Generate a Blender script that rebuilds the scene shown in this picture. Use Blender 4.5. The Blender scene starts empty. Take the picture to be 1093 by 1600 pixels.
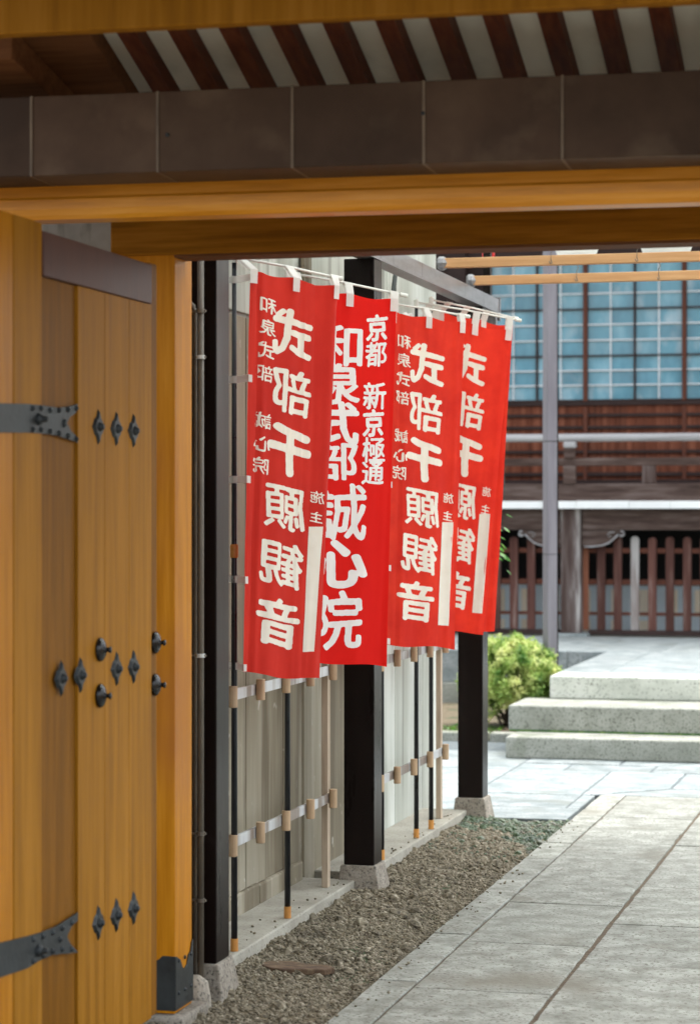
import bpy, bmesh, math, random
import numpy as np
from mathutils import Vector, Matrix, noise as mnoise
random.seed(7); rng = np.random.default_rng(7)
SC = bpy.context.scene; COL = SC.collection

# ------------------------------------------------------------------ camera, sky, sun, exposure
AY = math.atan(924/3600)
FX, FY, RX, RY = -math.sin(AY), math.cos(AY), math.cos(AY), math.sin(AY)
cam_d = bpy.data.cameras.new('camera'); cam = bpy.data.objects.new('camera', cam_d); COL.objects.link(cam)
cam.location = (0, 0, 1.6); cam.rotation_euler = (math.pi/2, 0, AY)
cam_d.sensor_width = 36; cam_d.lens = 81.0; cam_d.clip_start = .1; cam_d.clip_end = 800
cam_d.dof.use_dof = True; cam_d.dof.focus_distance = 8.9; cam_d.dof.aperture_fstop = 3.6
SC.camera = cam
world = bpy.data.worlds.new('World'); SC.world = world; world.use_nodes = True
wn = world.node_tree; wn.nodes.clear()
sky = wn.nodes.new('ShaderNodeTexSky'); sky.sky_type = 'NISHITA'; sky.sun_disc = False
SUN_EL, SUN_AZ = math.radians(70), math.radians(38)      # azimuth measured from +Y towards +X
sky.sun_elevation = SUN_EL; sky.sun_rotation = SUN_AZ; sky.dust_density = 3.0; sky.air_density = 1.2
bgn = wn.nodes.new('ShaderNodeBackground'); bgn.inputs[1].default_value = .15
wo = wn.nodes.new('ShaderNodeOutputWorld')
hz = wn.nodes.new('ShaderNodeHueSaturation'); hz.inputs['Saturation'].default_value = .30   # thin bright overcast: the blue is veiled
wn.links.new(sky.outputs[0], hz.inputs['Color']); wn.links.new(hz.outputs[0], bgn.inputs[0]); wn.links.new(bgn.outputs[0], wo.inputs[0])
sd = bpy.data.lights.new('sun', 'SUN'); sd.energy = 1.3; sd.angle = math.radians(60); sd.color = (1, .95, .88)
sun = bpy.data.objects.new('sun', sd); COL.objects.link(sun)
sdir = Vector((math.sin(SUN_AZ)*math.cos(SUN_EL), math.cos(SUN_AZ)*math.cos(SUN_EL), math.sin(SUN_EL)))
sun.rotation_euler = sdir.to_track_quat('Z', 'Y').to_euler(); sun.location = (3, 12, 12)
vs = SC.view_settings; vs.view_transform = 'Standard'; vs.look = 'None'; vs.gamma = 1; vs.use_curve_mapping = False
vs.exposure = 1.7

# ------------------------------------------------------------------ measuring helpers (photo pixel + a real plane -> a real point)
def ray(px, py): k = (px-546.5)/3600; return FX+RX*k, FY+RY*k, -(py-800)/3600
def at(px, py, d): r = ray(px, py); return Vector((r[0]*d, r[1]*d, 1.6+r[2]*d))
def ox(px, py, x): r = ray(px, py); return at(px, py, x/r[0])
def oy(px, py, y): r = ray(px, py); return at(px, py, y/r[1])

# ------------------------------------------------------------------ materials
def srgb(h):
    v = [int(h[i:i+2], 16)/255 for i in (0, 2, 4)]
    return tuple(c/12.92 if c <= .04045 else ((c+.055)/1.055)**2.4 for c in v)
def mat(name, cols, scale=8, stretch=(1, 1, 1), rough=.6, bump=.1, bscale=40, spread=(.35, .65), vary=.12, metal=0,
        detail=6, spec=.5, speckle=None, stain=None, bdist=.01, coat=0, trans=None, world_co=False):
    m = bpy.data.materials.new(name); m.use_nodes = True; nt = m.node_tree; N = nt.nodes; L = nt.links
    b = N['Principled BSDF']
    tc = N.new('ShaderNodeTexCoord'); mp = N.new('ShaderNodeMapping'); oi = N.new('ShaderNodeObjectInfo')
    if world_co:
        g = N.new('ShaderNodeNewGeometry'); src = g.outputs['Position']
    else:
        ad = N.new('ShaderNodeVectorMath'); ad.operation = 'MULTIPLY_ADD'
        cb = N.new('ShaderNodeCombineXYZ')
        for i in range(3): L.new(oi.outputs['Random'], cb.inputs[i])
        L.new(cb.outputs[0], ad.inputs[0]); ad.inputs[1].default_value = (37, 71, 53); L.new(tc.outputs['Object'], ad.inputs[2])
        src = ad.outputs[0]
    mp.inputs['Scale'].default_value = stretch; L.new(src, mp.inputs[0])
    n1 = N.new('ShaderNodeTexNoise'); n1.inputs['Scale'].default_value = scale; n1.inputs['Detail'].default_value = detail
    n1.inputs['Roughness'].default_value = .6; L.new(mp.outputs[0], n1.inputs['Vector'])
    rp = N.new('ShaderNodeValToRGB'); L.new(n1.outputs[0], rp.inputs[0])
    e = rp.color_ramp.elements
    pos = [spread[0]+(spread[1]-spread[0])*i/(len(cols)-1) for i in range(len(cols))]
    e[0].position = pos[0]; e[0].color = (*cols[0], 1); e[1].position = pos[-1]; e[1].color = (*cols[-1], 1)
    for p, c in list(zip(pos, cols))[1:-1]:
        q = e.new(p); q.color = (*c, 1)
    out = rp.outputs[0]
    def mixc(fac, a, c, mode='MIX'):
        mx = N.new('ShaderNodeMix'); mx.data_type = 'RGBA'; mx.blend_type = mode
        if isinstance(fac, float): mx.inputs[0].default_value = fac
        else: L.new(fac, mx.inputs[0])
        L.new(a, mx.inputs[6])
        if isinstance(c, tuple): mx.inputs[7].default_value = (*c, 1)
        else: L.new(c, mx.inputs[7])
        return mx.outputs[2]
    if speckle:
        n3 = N.new('ShaderNodeTexNoise'); n3.inputs['Scale'].default_value = speckle[1]; n3.inputs['Detail'].default_value = 2
        L.new(src, n3.inputs['Vector'])
        r3 = N.new('ShaderNodeValToRGB'); r3.color_ramp.elements[0].position = speckle[2]; r3.color_ramp.elements[1].position = speckle[2]+.08
        L.new(n3.outputs[0], r3.inputs[0]); out = mixc(r3.outputs[0], out, speckle[0])
    if stain:
        n4 = N.new('ShaderNodeTexNoise'); n4.inputs['Scale'].default_value = stain[1]; n4.inputs['Detail'].default_value = 5
        mp4 = N.new('ShaderNodeMapping'); mp4.inputs['Scale'].default_value = stain[4] if len(stain) > 4 else (1, 1, 1)
        L.new(src, mp4.inputs[0]); L.new(mp4.outputs[0], n4.inputs['Vector'])
        r4 = N.new('ShaderNodeValToRGB'); r4.color_ramp.elements[0].position = stain[2]; r4.color_ramp.elements[1].position = stain[2]+stain[3]
        L.new(n4.outputs[0], r4.inputs[0]); out = mixc(r4.outputs[0], out, stain[0])
    hs = N.new('ShaderNodeHueSaturation'); L.new(out, hs.inputs['Color'])
    mr = N.new('ShaderNodeMapRange'); mr.inputs[3].default_value = 1-vary; mr.inputs[4].default_value = 1+vary
    L.new(oi.outputs['Random'], mr.inputs[0]); L.new(mr.outputs[0], hs.inputs['Value'])
    L.new(hs.outputs[0], b.inputs['Base Color'])
    rr = N.new('ShaderNodeMapRange'); rr.inputs[3].default_value = max(.02, rough-.1); rr.inputs[4].default_value = min(1, rough+.1)
    L.new(n1.outputs[0], rr.inputs[0]); L.new(rr.outputs[0], b.inputs['Roughness'])
    b.inputs['Metallic'].default_value = metal; b.inputs['Specular IOR Level'].default_value = spec
    b.inputs['Coat Weight'].default_value = coat; b.inputs['Coat Roughness'].default_value = .25
    if bump:
        n2 = N.new('ShaderNodeTexNoise'); n2.inputs['Scale'].default_value = bscale; n2.inputs['Detail'].default_value = 5
        L.new(mp.outputs[0], n2.inputs['Vector'])
        bp = N.new('ShaderNodeBump'); bp.inputs['Strength'].default_value = bump; bp.inputs['Distance'].default_value = bdist
        L.new(n2.outputs[0], bp.inputs['Height']); L.new(bp.outputs[0], b.inputs['Normal'])
    if trans:
        tr = N.new('ShaderNodeBsdfTranslucent'); L.new(hs.outputs[0], tr.inputs[0])
        ms = N.new('ShaderNodeMixShader'); ms.inputs[0].default_value = trans
        L.new(b.outputs[0], ms.inputs[1]); L.new(tr.outputs[0], ms.inputs[2]); L.new(ms.outputs[0], N['Material Output'].inputs[0])
    return m
Mt = {}
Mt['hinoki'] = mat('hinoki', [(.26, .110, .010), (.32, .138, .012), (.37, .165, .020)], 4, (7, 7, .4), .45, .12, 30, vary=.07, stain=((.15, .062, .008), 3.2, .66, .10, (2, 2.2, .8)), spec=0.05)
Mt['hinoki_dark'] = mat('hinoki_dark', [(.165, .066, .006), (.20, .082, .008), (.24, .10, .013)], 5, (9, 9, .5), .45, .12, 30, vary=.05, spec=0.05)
Mt['post_wood_glow'] = mat('post_wood_glow', [(.38, .14, .005), (.45, .175, .008), (.51, .21, .016)], 5, (8, 8, .45), .35, .1, 30, vary=.05, stain=((.36, .13, .02), 1.2, .6, .15, (2, 2, .8)), spec=0.08)  # same wood as the door, made more orange: warm bounce light in the colour
Mt['beam_wood_glow'] = mat('beam_wood_glow', [(.66, .26, .018), (.80, .33, .025), (.86, .38, .05)], 5, (.4, 8, 8), .38, .1, 30, vary=.05, coat=.2, spec=0.3)  # raised orange base stands in for a warm lamp glow on the beam
Mt['lintel_wood'] = mat('lintel_wood', [(.21, .085, .008), (.29, .12, .010), (.35, .15, .018)], 5, (.5, 9, 9), .5, .1, 30, vary=.05, spec=0.05)
Mt['rafter_wood'] = mat('rafter_wood', [(.075, .020, .010), (.11, .030, .014), (.14, .045, .02)], 6, (9, .6, 6), .55, .1, 30, spec=0.2)
Mt['purlin_wood'] = mat('purlin_wood', [(.13, .055, .025), (.20, .09, .04)], 5, (.6, 9, 9), .6, .1, 30, spec=0.05)
Mt['plaster'] = mat('plaster', [(.84, .84, .74), (.9, .9, .8)], 5, rough=.9, bump=.1, bscale=60, stain=((.45, .46, .38), 3, .55, .3))
Mt['grey_plaster'] = mat('grey_plaster', [(.20, .19, .17), (.30, .29, .26)], 5, rough=.9, bump=.2, bscale=30, stain=((.13, .12, .10), 4, .55, .1, (3, 3, .6)))
Mt['copper'] = mat('copper', [(.050, .029, .018), (.074, .044, .028), (.10, .064, .042)], 2.2, rough=.5, bump=.3, bscale=4, metal=0, spec=.12, vary=.14, bdist=.02, stain=((.15, .105, .07), 3.5, .56, .22))
Mt['copper_cap'] = mat('copper_cap', [(.085, .040, .034), (.12, .060, .050)], 3, (6, 6, 1), rough=.45, bump=.08, bscale=20, metal=0, spec=.2)
Mt['seam_copper'] = mat('seam_copper', [(.10, .066, .04), (.17, .12, .075)], 9, rough=.5, bump=.05, metal=.2)
Mt['black_iron'] = mat('black_iron', [(.010, .012, .012), (.025, .030, .030)], 12, rough=.5, bump=.3, bscale=50, metal=.3, bdist=.003)
Mt['iron'] = mat('iron', [(.018, .022, .024), (.040, .047, .050)], 12, rough=.5, bump=.3, bscale=50, metal=.5, bdist=.003)
Mt['black_knob'] = mat('black_knob', [(.012, .012, .012), (.02, .02, .02)], 12, rough=.18, bump=0, metal=.4)
Mt['brown_steel'] = mat('brown_steel', [(.007, .0045, .004), (.011, .007, .006)], 4, (4, 4, .6), rough=.3, bump=.03, bscale=30, vary=.04, stain=((.022, .017, .015), 6, .66, .1), spec=0.13)
Mt['grey_steel'] = mat('grey_steel', [(.20, .20, .21), (.30, .30, .32)], 6, (6, 1, 6), rough=.35, bump=.05, metal=.5, stain=((.10, .10, .11), 8, .6, .15, (1, 3, .4)))
Mt['post_steel'] = mat('post_steel', [(.16, .15, .17), (.21, .20, .22)], 4, (4, 4, .5), rough=.4, bump=.03, metal=.2)
Mt['pipe'] = mat('pipe', [(.10, .085, .065), (.15, .13, .10)], 8, rough=.45, bump=.05, metal=.1)
Mt['pipe_grey'] = mat('pipe_grey', [(.45, .47, .46), (.6, .62, .6)], 8, rough=.45, bump=.05)
Mt['black_pole'] = mat('black_pole', [(.010, .012, .015), (.016, .019, .024)], 8, rough=.3, bump=0)
Mt['orange_cap'] = mat('orange_cap', [(.55, .24, .05), (.65, .30, .07)], 12, rough=.5, bump=.05)
Mt['white_plastic'] = mat('white_plastic', [(.72, .72, .66), (.82, .82, .77)], 9, rough=.4, bump=0, vary=.03)
Mt['white_cloth'] = mat('white_cloth', [(.78, .77, .72), (.85, .84, .80)], 20, rough=.8, bump=.1, bscale=200, bdist=.001, vary=.03, trans=.3)
Mt['ink_cream'] = mat('ink_cream', [(.86, .80, .68), (.90, .85, .74)], 14, rough=.8, bump=0, vary=.02, trans=.12)
Mt['ink_white'] = mat('ink_white', [(.90, .89, .85), (.93, .92, .89)], 14, rough=.8, bump=0, vary=.02, trans=.12)
Mt['red_dark'] = mat('red_dark', [(.62, .026, .016), (.72, .036, .021)], 4, rough=.72, bump=.25, bscale=420, bdist=.0008, vary=.0, trans=.28, spec=.2)
Mt['red_bright'] = mat('red_bright', [(.82, .010, .006), (.88, .014, .008)], 3, rough=.72, bump=.25, bscale=420, bdist=.0008, vary=.0, trans=.32, spec=.2)
Mt['red_mid'] = mat('red_mid', [(.74, .028, .015), (.90, .048, .022)], 5, rough=.72, bump=.25, bscale=420, bdist=.0008, vary=.03, trans=.32, spec=.2)
Mt['concrete'] = mat('concrete', [(.34, .325, .27), (.45, .435, .37)], 6, rough=.85, bump=.3, bscale=50, speckle=((.18, .17, .15), 90, .62), stain=((.20, .18, .14), 3, .55, .25))
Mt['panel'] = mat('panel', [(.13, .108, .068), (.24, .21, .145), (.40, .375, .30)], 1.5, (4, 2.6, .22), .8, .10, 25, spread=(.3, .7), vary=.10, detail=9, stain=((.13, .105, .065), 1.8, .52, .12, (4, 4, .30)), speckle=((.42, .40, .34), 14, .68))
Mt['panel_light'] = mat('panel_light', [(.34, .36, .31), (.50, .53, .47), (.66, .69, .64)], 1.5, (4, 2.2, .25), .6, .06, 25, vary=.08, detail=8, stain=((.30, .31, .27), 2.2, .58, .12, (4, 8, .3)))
Mt['frame_wood'] = mat('frame_wood', [(.36, .28, .20), (.48, .39, .29)], 6, (8, 8, .7), .65, .1, 30)
Mt['clip'] = mat('clip', [(.40, .27, .155), (.50, .35, .21)], 8, (4, 4, 1), rough=.5, bump=.05, vary=.06)
Mt['rail'] = mat('rail', [(.22, .18, .15), (.40, .40, .39), (.50, .52, .53)], 3.5, (1, 3.2, .3), .45, .05, 30, detail=1, spread=(.42, .58))
Mt['granite'] = mat('granite', [(.175, .182, .152), (.262, .272, .238), (.35, .362, .325)], 9, rough=.75, bump=.8, bscale=45, vary=.13, bdist=.004, detail=10,
                    speckle=((.13, .125, .10), 75, .565), stain=((.165, .155, .12), 1.6, .57, .14))
Mt['granite_pale'] = mat('granite_pale', [(.16, .195, .195), (.235, .27, .27), (.32, .35, .35)], 7, rough=.6, bump=.4, bscale=50, vary=.10, bdist=.003, detail=9,
                    speckle=((.13, .15, .15), 60, .58), stain=((.15, .17, .15), 2.2, .58, .15))
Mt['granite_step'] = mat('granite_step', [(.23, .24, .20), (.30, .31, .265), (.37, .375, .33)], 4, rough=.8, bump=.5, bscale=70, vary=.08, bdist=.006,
                    speckle=((.12, .13, .10), 95, .56), stain=((.13, .15, .095), 3.5, .54, .16))
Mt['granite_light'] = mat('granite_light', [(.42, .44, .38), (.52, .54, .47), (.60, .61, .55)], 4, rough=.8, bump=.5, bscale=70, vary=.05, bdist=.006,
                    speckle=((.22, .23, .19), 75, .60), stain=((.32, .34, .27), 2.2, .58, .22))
Mt['base_stone'] = mat('base_stone', [(.22, .19, .15), (.33, .30, .25)], 14, rough=.85, bump=.6, bscale=70, speckle=((.12, .11, .09), 90, .56))
Mt['mortar'] = mat('mortar', [(.075, .055, .035), (.15, .115, .075)], 30, rough=.95, bump=.5, bscale=150)
Mt['mortar_pale'] = mat('mortar_pale', [(.085, .11, .12), (.14, .16, .16)], 20, rough=.9, bump=.4, bscale=120)
Mt['bed'] = mat('bed', [(.11, .085, .05), (.19, .155, .095)], 30, rough=.95, bump=.8, bscale=90, stain=((.045, .075, .03), 3, .55, .1))
Mt['pebble'] = mat('pebble', [(.05, .042, .026), (.14, .118, .078), (.23, .20, .14), (.44, .40, .31)], 46, rough=.85, bump=0, spread=(.28, .74), detail=2, vary=0,
                   world_co=True, stain=((.05, .04, .025), 3.2, .60, .16))
Mt['pebble_mossy'] = mat('pebble_mossy', [(.030, .055, .030), (.065, .105, .05), (.11, .11, .08)], 9, rough=.45, bump=0, detail=3, vary=0, world_co=True)
Mt['rust'] = mat('rust', [(.06, .035, .018), (.11, .065, .035), (.17, .12, .07)], 25, (1, 2, 1), rough=.8, bump=.4, bscale=60)
Mt['leaf'] = mat('leaf', [(.07, .20, .03), (.36, .50, .11), (.78, .80, .34)], 7, rough=.5, bump=0, detail=3, spread=(.32, .66), vary=0, trans=.35, world_co=True)
Mt['leaf_green'] = mat('leaf_green', [(.03, .12, .02), (.07, .22, .03), (.22, .36, .06)], 16, rough=.4, bump=0, vary=0, trans=.4, world_co=True)
Mt['stem'] = mat('stem', [(.05, .035, .025), (.09, .07, .05)], 20, (1, 1, .3), rough=.8, bump=.3)
Mt['t_brown'] = mat('t_brown', [(.09, .026, .012), (.16, .048, .024), (.22, .080, .045)], 3, (9, 9, .5), .6, .15, 30, vary=.22, spec=0.15)
Mt['t_dark'] = mat('t_dark', [(.028, .016, .014), (.05, .03, .026)], 5, (1, 6, 6), .55, .1, 30, vary=.1, spec=0.2)
Mt['t_mullion'] = mat('t_mullion', [(.10, .035, .022), (.14, .05, .03)], 5, (6, 6, .5), .55, .1, 30, vary=.1, spec=0.15)
Mt['t_weather'] = mat('t_weather', [(.048, .030, .024), (.085, .056, .046), (.14, .105, .092)], 4, (.6, 6, 6), .75, .25, 30, vary=.1, spec=0.15)
Mt['t_grey'] = mat('t_grey', [(.32, .31, .31), (.46, .46, .46)], 4, (.5, 6, 6), .7, .2, 30, vary=.08)
Mt['t_pillar'] = mat('t_pillar', [(.07, .045, .038), (.13, .10, .09), (.42, .40, .38)], 2.6, (5, 5, .5), .75, .25, 30, spread=(.38, .68), spec=0.15)
Mt['t_white'] = mat('t_white', [(.80, .82, .80), (.86, .88, .86)], 5, rough=.7, bump=.05, vary=.03)
Mt['picket'] = mat('picket', [(.075, .032, .025), (.12, .054, .042), (.25, .18, .155)], 2.4, (6, 6, .6), .7, .2, 30, spread=(.38, .72), vary=.25, spec=0.15)
Mt['picket_orange'] = mat('picket_orange', [(.19, .06, .03), (.26, .09, .04)], 2.4, (6, 6, .6), .6, .2, 30)
Mt['picket_bleached'] = mat('picket_bleached', [(.12, .06, .045), (.40, .38, .36)], 3, (6, 6, .5), .75, .2, 30, spread=(.35, .6))
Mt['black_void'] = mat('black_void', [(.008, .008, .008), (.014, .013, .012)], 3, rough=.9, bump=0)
Mt['blue_panel'] = mat('blue_panel', [(.50, .58, .62), (.60, .68, .72)], 3, rough=.8, bump=.05)
Mt['cream_panel'] = mat('cream_panel', [(.84, .72, .54), (.88, .80, .66)], 3, rough=.8, bump=.05)
Mt['muntin'] = mat('muntin', [(.62, .67, .68), (.74, .78, .79)], 4, rough=.6, bump=.05, vary=.03)
Mt['glass'] = mat('glass', [(.045, .19, .27), (.085, .285, .375), (.22, .44, .53)], 1.6, (2, 2, .8), .16, .02, 6, spread=(.35, .72), vary=.14, spec=.9, stain=((.40, .50, .54), 2.4, .57, .2, (1.6, 2, .8)))
Mt['bar_wood'] = mat('bar_wood', [(.50, .27, .12), (.60, .36, .18)], 5, (.5, 9, 9), .55, .1, 30, vary=.06, spec=0.2)
Mt['paper'] = mat('paper', [(.86, .87, .85), (.9, .91, .89)], 5, rough=.7, bump=.05, trans=.5)
Mt['red_paper'] = mat('red_paper', [(.70, .03, .02), (.78, .04, .03)], 5, rough=.5, bump=.0, trans=.4)
Mt['roof'] = mat('roof', [(.06, .06, .06), (.10, .10, .10)], 5, rough=.6, bump=.2)
Mt['frosted_sheet'] = mat('frosted_sheet', [(.86, .88, .86), (.9, .92, .9)], 3, rough=.6, bump=.05, trans=.8)
Mt['canopy'] = mat('canopy', [(.66, .60, .50), (.72, .66, .56)], 3, rough=.8, bump=.05)
Mt['wire'] = mat('wire', [(.02, .025, .022), (.04, .05, .045)], 5, rough=.4, bump=0)

# ------------------------------------------------------------------ mesh building
class MB:
    def __init__(s): s.v = []; s.f = []
    def add(s, vs, fs):
        n = len(s.v); s.v += [tuple(p) for p in vs]; s.f += [tuple(i+n for i in f) for f in fs]; return s
    def box(s, x0, x1, y0, y1, z0, z1):
        return s.add([(x0, y0, z0), (x1, y0, z0), (x1, y1, z0), (x0, y1, z0), (x0, y0, z1), (x1, y0, z1), (x1, y1, z1), (x0, y1, z1)],
                     [(0, 3, 2, 1), (4, 5, 6, 7), (0, 1, 5, 4), (1, 2, 6, 5), (2, 3, 7, 6), (3, 0, 4, 7)])
    def hexa(s, b, t):      # bottom 4, top 4 (any order going round)
        return s.add(list(b)+list(t), [(0, 3, 2, 1), (4, 5, 6, 7), (0, 1, 5, 4), (1, 2, 6, 5), (2, 3, 7, 6), (3, 0, 4, 7)])
    def prism(s, poly, d):  # poly: 3D points of a face, d: extrusion vector
        n = len(poly); d = Vector(d); a = [Vector(p) for p in poly]; b = [p+d for p in a]
        return s.add(a+b, [tuple(range(n))[::-1], tuple(range(n, 2*n))]+[(i, (i+1) % n, n+(i+1) % n, n+i) for i in range(n)])
    def tube(s, pts, r, n=10, cap=True):
        pts = [Vector(p) for p in pts]; rs = r if isinstance(r, (list, tuple)) else [r]*len(pts); rings = []
        for i, p in enumerate(pts):
            d = (pts[min(i+1, len(pts)-1)]-pts[max(i-1, 0)]).normalized()
            u = d.cross(Vector((0, 0, 1)));
            if u.length < .01: u = d.cross(Vector((0, 1, 0)))
            u.normalize(); w = d.cross(u)
            rings.append([p+(u*math.cos(2*math.pi*k/n)+w*math.sin(2*math.pi*k/n))*rs[i] for k in range(n)])
        vs = [q for rg in rings for q in rg]; fs = []
        for i in range(len(pts)-1):
            for k in range(n): fs.append((i*n+k, i*n+(k+1) % n, (i+1)*n+(k+1) % n, (i+1)*n+k))
        if cap: fs += [tuple(range(n))[::-1], tuple((len(pts)-1)*n+k for k in range(n))]
        return s.add(vs, fs)
    def lathe(s, c, axis, prof, n=20):      # prof: (radius, offset along axis)
        c = Vector(c); a = Vector(axis).normalized(); u = a.cross(Vector((0, 0, 1)))
        if u.length < .01: u = Vector((1, 0, 0))
        u.normalize(); w = a.cross(u)
        vs = [c+a*h+(u*math.cos(2*math.pi*k/n)+w*math.sin(2*math.pi*k/n))*r for r, h in prof for k in range(n)]
        fs = [(i*n+k, i*n+(k+1) % n, (i+1)*n+(k+1) % n, (i+1)*n+k) for i in range(len(prof)-1) for k in range(n)]
        fs += [tuple(range(n))[::-1], tuple((len(prof)-1)*n+k for k in range(n))]
        return s.add(vs, fs)
    def build(s, name, m, parent=None, bevel=0, smooth=False, seg=2):
        xs = np.array(s.v); lo = xs.min(0); hi = xs.max(0); c = Vector(((lo[0]+hi[0])/2, (lo[1]+hi[1])/2, lo[2]))
        me = bpy.data.meshes.new(name); me.from_pydata([tuple(Vector(p)-c) for p in s.v], [], s.f); me.update()
        bm = bmesh.new(); bm.from_mesh(me); bmesh.ops.recalc_face_normals(bm, faces=bm.faces); bm.to_mesh(me); bm.free()
        if m: me.materials.append(Mt[m])
        if smooth: me.polygons.foreach_set('use_smooth', [True]*len(me.polygons))
        o = bpy.data.objects.new(name, me); COL.objects.link(o)
        o['_w'] = tuple(c)
        if parent: o.parent = parent; o.location = c-Vector(parent['_w'])
        else: o.location = c
        if bevel:
            bv = o.modifiers.new('bevel', 'BEVEL'); bv.width = bevel; bv.segments = seg; bv.limit_method = 'ANGLE'; bv.angle_limit = .6
            bv.harden_normals = False
        return o
def tag(o, label=None, cat=None, group=None, kind=None):
    if label: o['label'] = label
    if cat: o['category'] = cat
    if group: o['group'] = group
    if kind: o['kind'] = kind
    return o
def thing(name, loc, label, cat, group=None):
    o = bpy.data.objects.new(name, None); o.empty_display_size = .1; COL.objects.link(o); o.location = loc; o['_w'] = tuple(loc)
    return tag(o, label, cat, group)
def struct(o): o['kind'] = 'structure'; return o
def BX(*a): return MB().box(*a)

# ================================================================== SETTING: ground
def grid_ground():
    m = MB(); m.add([(-90, -40, -.09), (90, -40, -.09), (90, 140, -.09), (-90, 140, -.09)], [(0, 1, 2, 3)])
    return struct(m.build('ground', 'mortar'))
grid_ground()

def slab(parent, poly, z0, z1, m, gap=.004, bev=.004, name='paving_stone'):
    c = [sum(p[i] for p in poly)/len(poly) for i in (0, 1)]
    q0 = [(x+math.copysign(gap, c[0]-x), y+math.copysign(gap, c[1]-y)) for x, y in poly]; q = []
    for (xa, ya), (xb, yb) in zip(q0, q0[1:]+q0[:1]):
        n = max(2, int(math.hypot(xb-xa, yb-ya)/.07)); nx, ny = ya-yb, xb-xa; l = math.hypot(nx, ny); nx /= l; ny /= l
        for k in range(n):
            t = k/n; e = 0 if k == 0 else max(0, random.gauss(.0005, .0016)); e += .004 if (k and random.random() < .035) else 0
            q.append((xa+(xb-xa)*t+nx*e, ya+(yb-ya)*t+ny*e))
    z1 = z1+random.uniform(-.0025, .0025)
    return MB().prism([(x, y, z0) for x, y in q], (0, 0, z1-z0)).build(name, m, parent, bevel=bev)
def rect(x0, x1, y0, y1): return [(x0, y0), (x1, y0), (x1, y1), (x0, y1)]

path = BX(-1.868, 1.3, 2.0, 12.97, -.085, -.006).build('path', 'mortar'); struct(path)
for a, b in zip([2, 4.4, 5.6, 6.75, 7.65, 8.545, 9.131, 9.88, 10.51, 11.03, 12.04], [4.4, 5.6, 6.75, 7.65, 8.545, 9.131, 9.88, 10.51, 11.03, 12.04, 12.97]):
    slab(path, rect(-1.87, -1.7255, a, b), -.05, .004, 'granite', .003)
ys = [2, 4.7, 6.7, 7.565, 8.43, 9.32, 11.09, 12.05, 12.97]
for a, b in zip(ys, ys[1:]): slab(path, rect(-1.724, -1.251, a, b), -.05, 0, 'granite', .003)
ys = [2, 4.2, 6.2, 7.1, 8.11, 8.93, 9.85, 11.09, 12.07, 12.97]
for a, b in zip(ys, ys[1:]): slab(path, rect(-1.242, -.62, a, b), -.05, 0, 'granite', .003)
ys = [2, 4.9, 7.4, 8.9, 10.3, 11.6, 12.97]
for a, b in zip(ys, ys[1:]): slab(path, rect(-.61, .05, a, b), -.05, 0, 'granite')
ys = [2, 4.2, 6.4, 8.2, 9.9, 11.2, 12.97]
for a, b in zip(ys, ys[1:]): slab(path, rect(.06, .7, a, b), -.05, 0, 'granite')

yard = BX(-6.5, 3.5, 12.98, 20.3, -.085, -.004).build('courtyard_paving', 'mortar_pale'); struct(yard)
S = lambda *r, g=.003: slab(yard, rect(*r), -.05, 0, 'granite_pale', g)
# stones behind the gravel bed, on the left
BX(-6.5, -1.90, 11.885, 12.975, -.085, -.004).build('bedding', 'mortar_pale', yard)
S(-2.52, -1.972, 12.35, 12.93); S(-2.52, -1.89, 11.885, 12.345); S(-1.966, -1.89, 12.35, 12.93)
S(-3.3, -2.53, 11.885, 12.93); S(-4.4, -3.31, 11.885, 12.93)
slab(yard, [(-1.97, 12.94), (-1.895, 12.99), (-1.52, 13.36), (-1.52, 14.14), (-1.97, 14.14)], -.05, 0, 'granite_pale', .002)
slab(yard, [(-1.87, 12.985), (-1.30, 12.985), (-1.30, 13.36), (-1.50, 13.345)], -.05, 0, 'granite_pale', .002)
S(-2.585, -1.978, 12.94, 14.14); S(-3.35, -2.592, 12.94, 14.14); S(-4.4, -3.36, 12.94, 14.14)
S(-1.512, -.9, 13.37, 14.14); S(-1.29, -.6, 12.985, 13.36); S(-.89, 0, 13.37, 14.14); S(-.59, .3, 12.985, 13.36)
S(-2.585, -2.275, 14.15, 14.52); S(-2.268, -1.74, 14.15, 14.52); S(-1.73, -1.1, 14.15, 14.52); S(-1.09, 0, 14.15, 14.52)
S(-3.35, -2.592, 14.15, 15.2); S(-4.4, -3.36, 14.15, 15.2); S(-2.585, -1.98, 14.53, 14.9); S(-1.97, -1.2, 14.53, 14.9); S(-1.19, 0, 14.53, 14.9)

# ---- gravel bed
def relief(x, y): return .017*mnoise.noise(Vector((x*5, y*5, 1)))+.006*mnoise.noise(Vector((x*17, y*17, 3)))
def bed_z(x, y):
    t = min(1, max(0, (-1.88-x)/.45)); e = min(1, max(0, (11.88-y)/.25))
    return -.022+.052*t*e+relief(x, y)
def make_bed():
    nx, ny = 36, 190; vs = []; fs = []
    for j in range(ny+1):
        for i in range(nx+1):
            x = -2.62+(2.62-1.868)*i/nx; y = 6.3+(11.885-6.3)*j/ny
            vs.append((x, y, bed_z(x, y)))
    for j in range(ny):
        for i in range(nx):
            a = j*(nx+1)+i; fs.append((a, a+1, a+nx+2, a+nx+1))
    return struct(MB().add(vs, fs).build('soil_bed', 'bed', smooth=True))
make_bed()
G_ = (1+5**.5)/2
OCT = np.array([(-1, G_, 0), (1, G_, 0), (-1, -G_, 0), (1, -G_, 0), (0, -1, G_), (0, 1, G_), (0, -1, -G_), (0, 1, -G_), (G_, 0, -1), (G_, 0, 1), (-G_, 0, -1), (-G_, 0, 1)], float)/1.902
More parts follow.
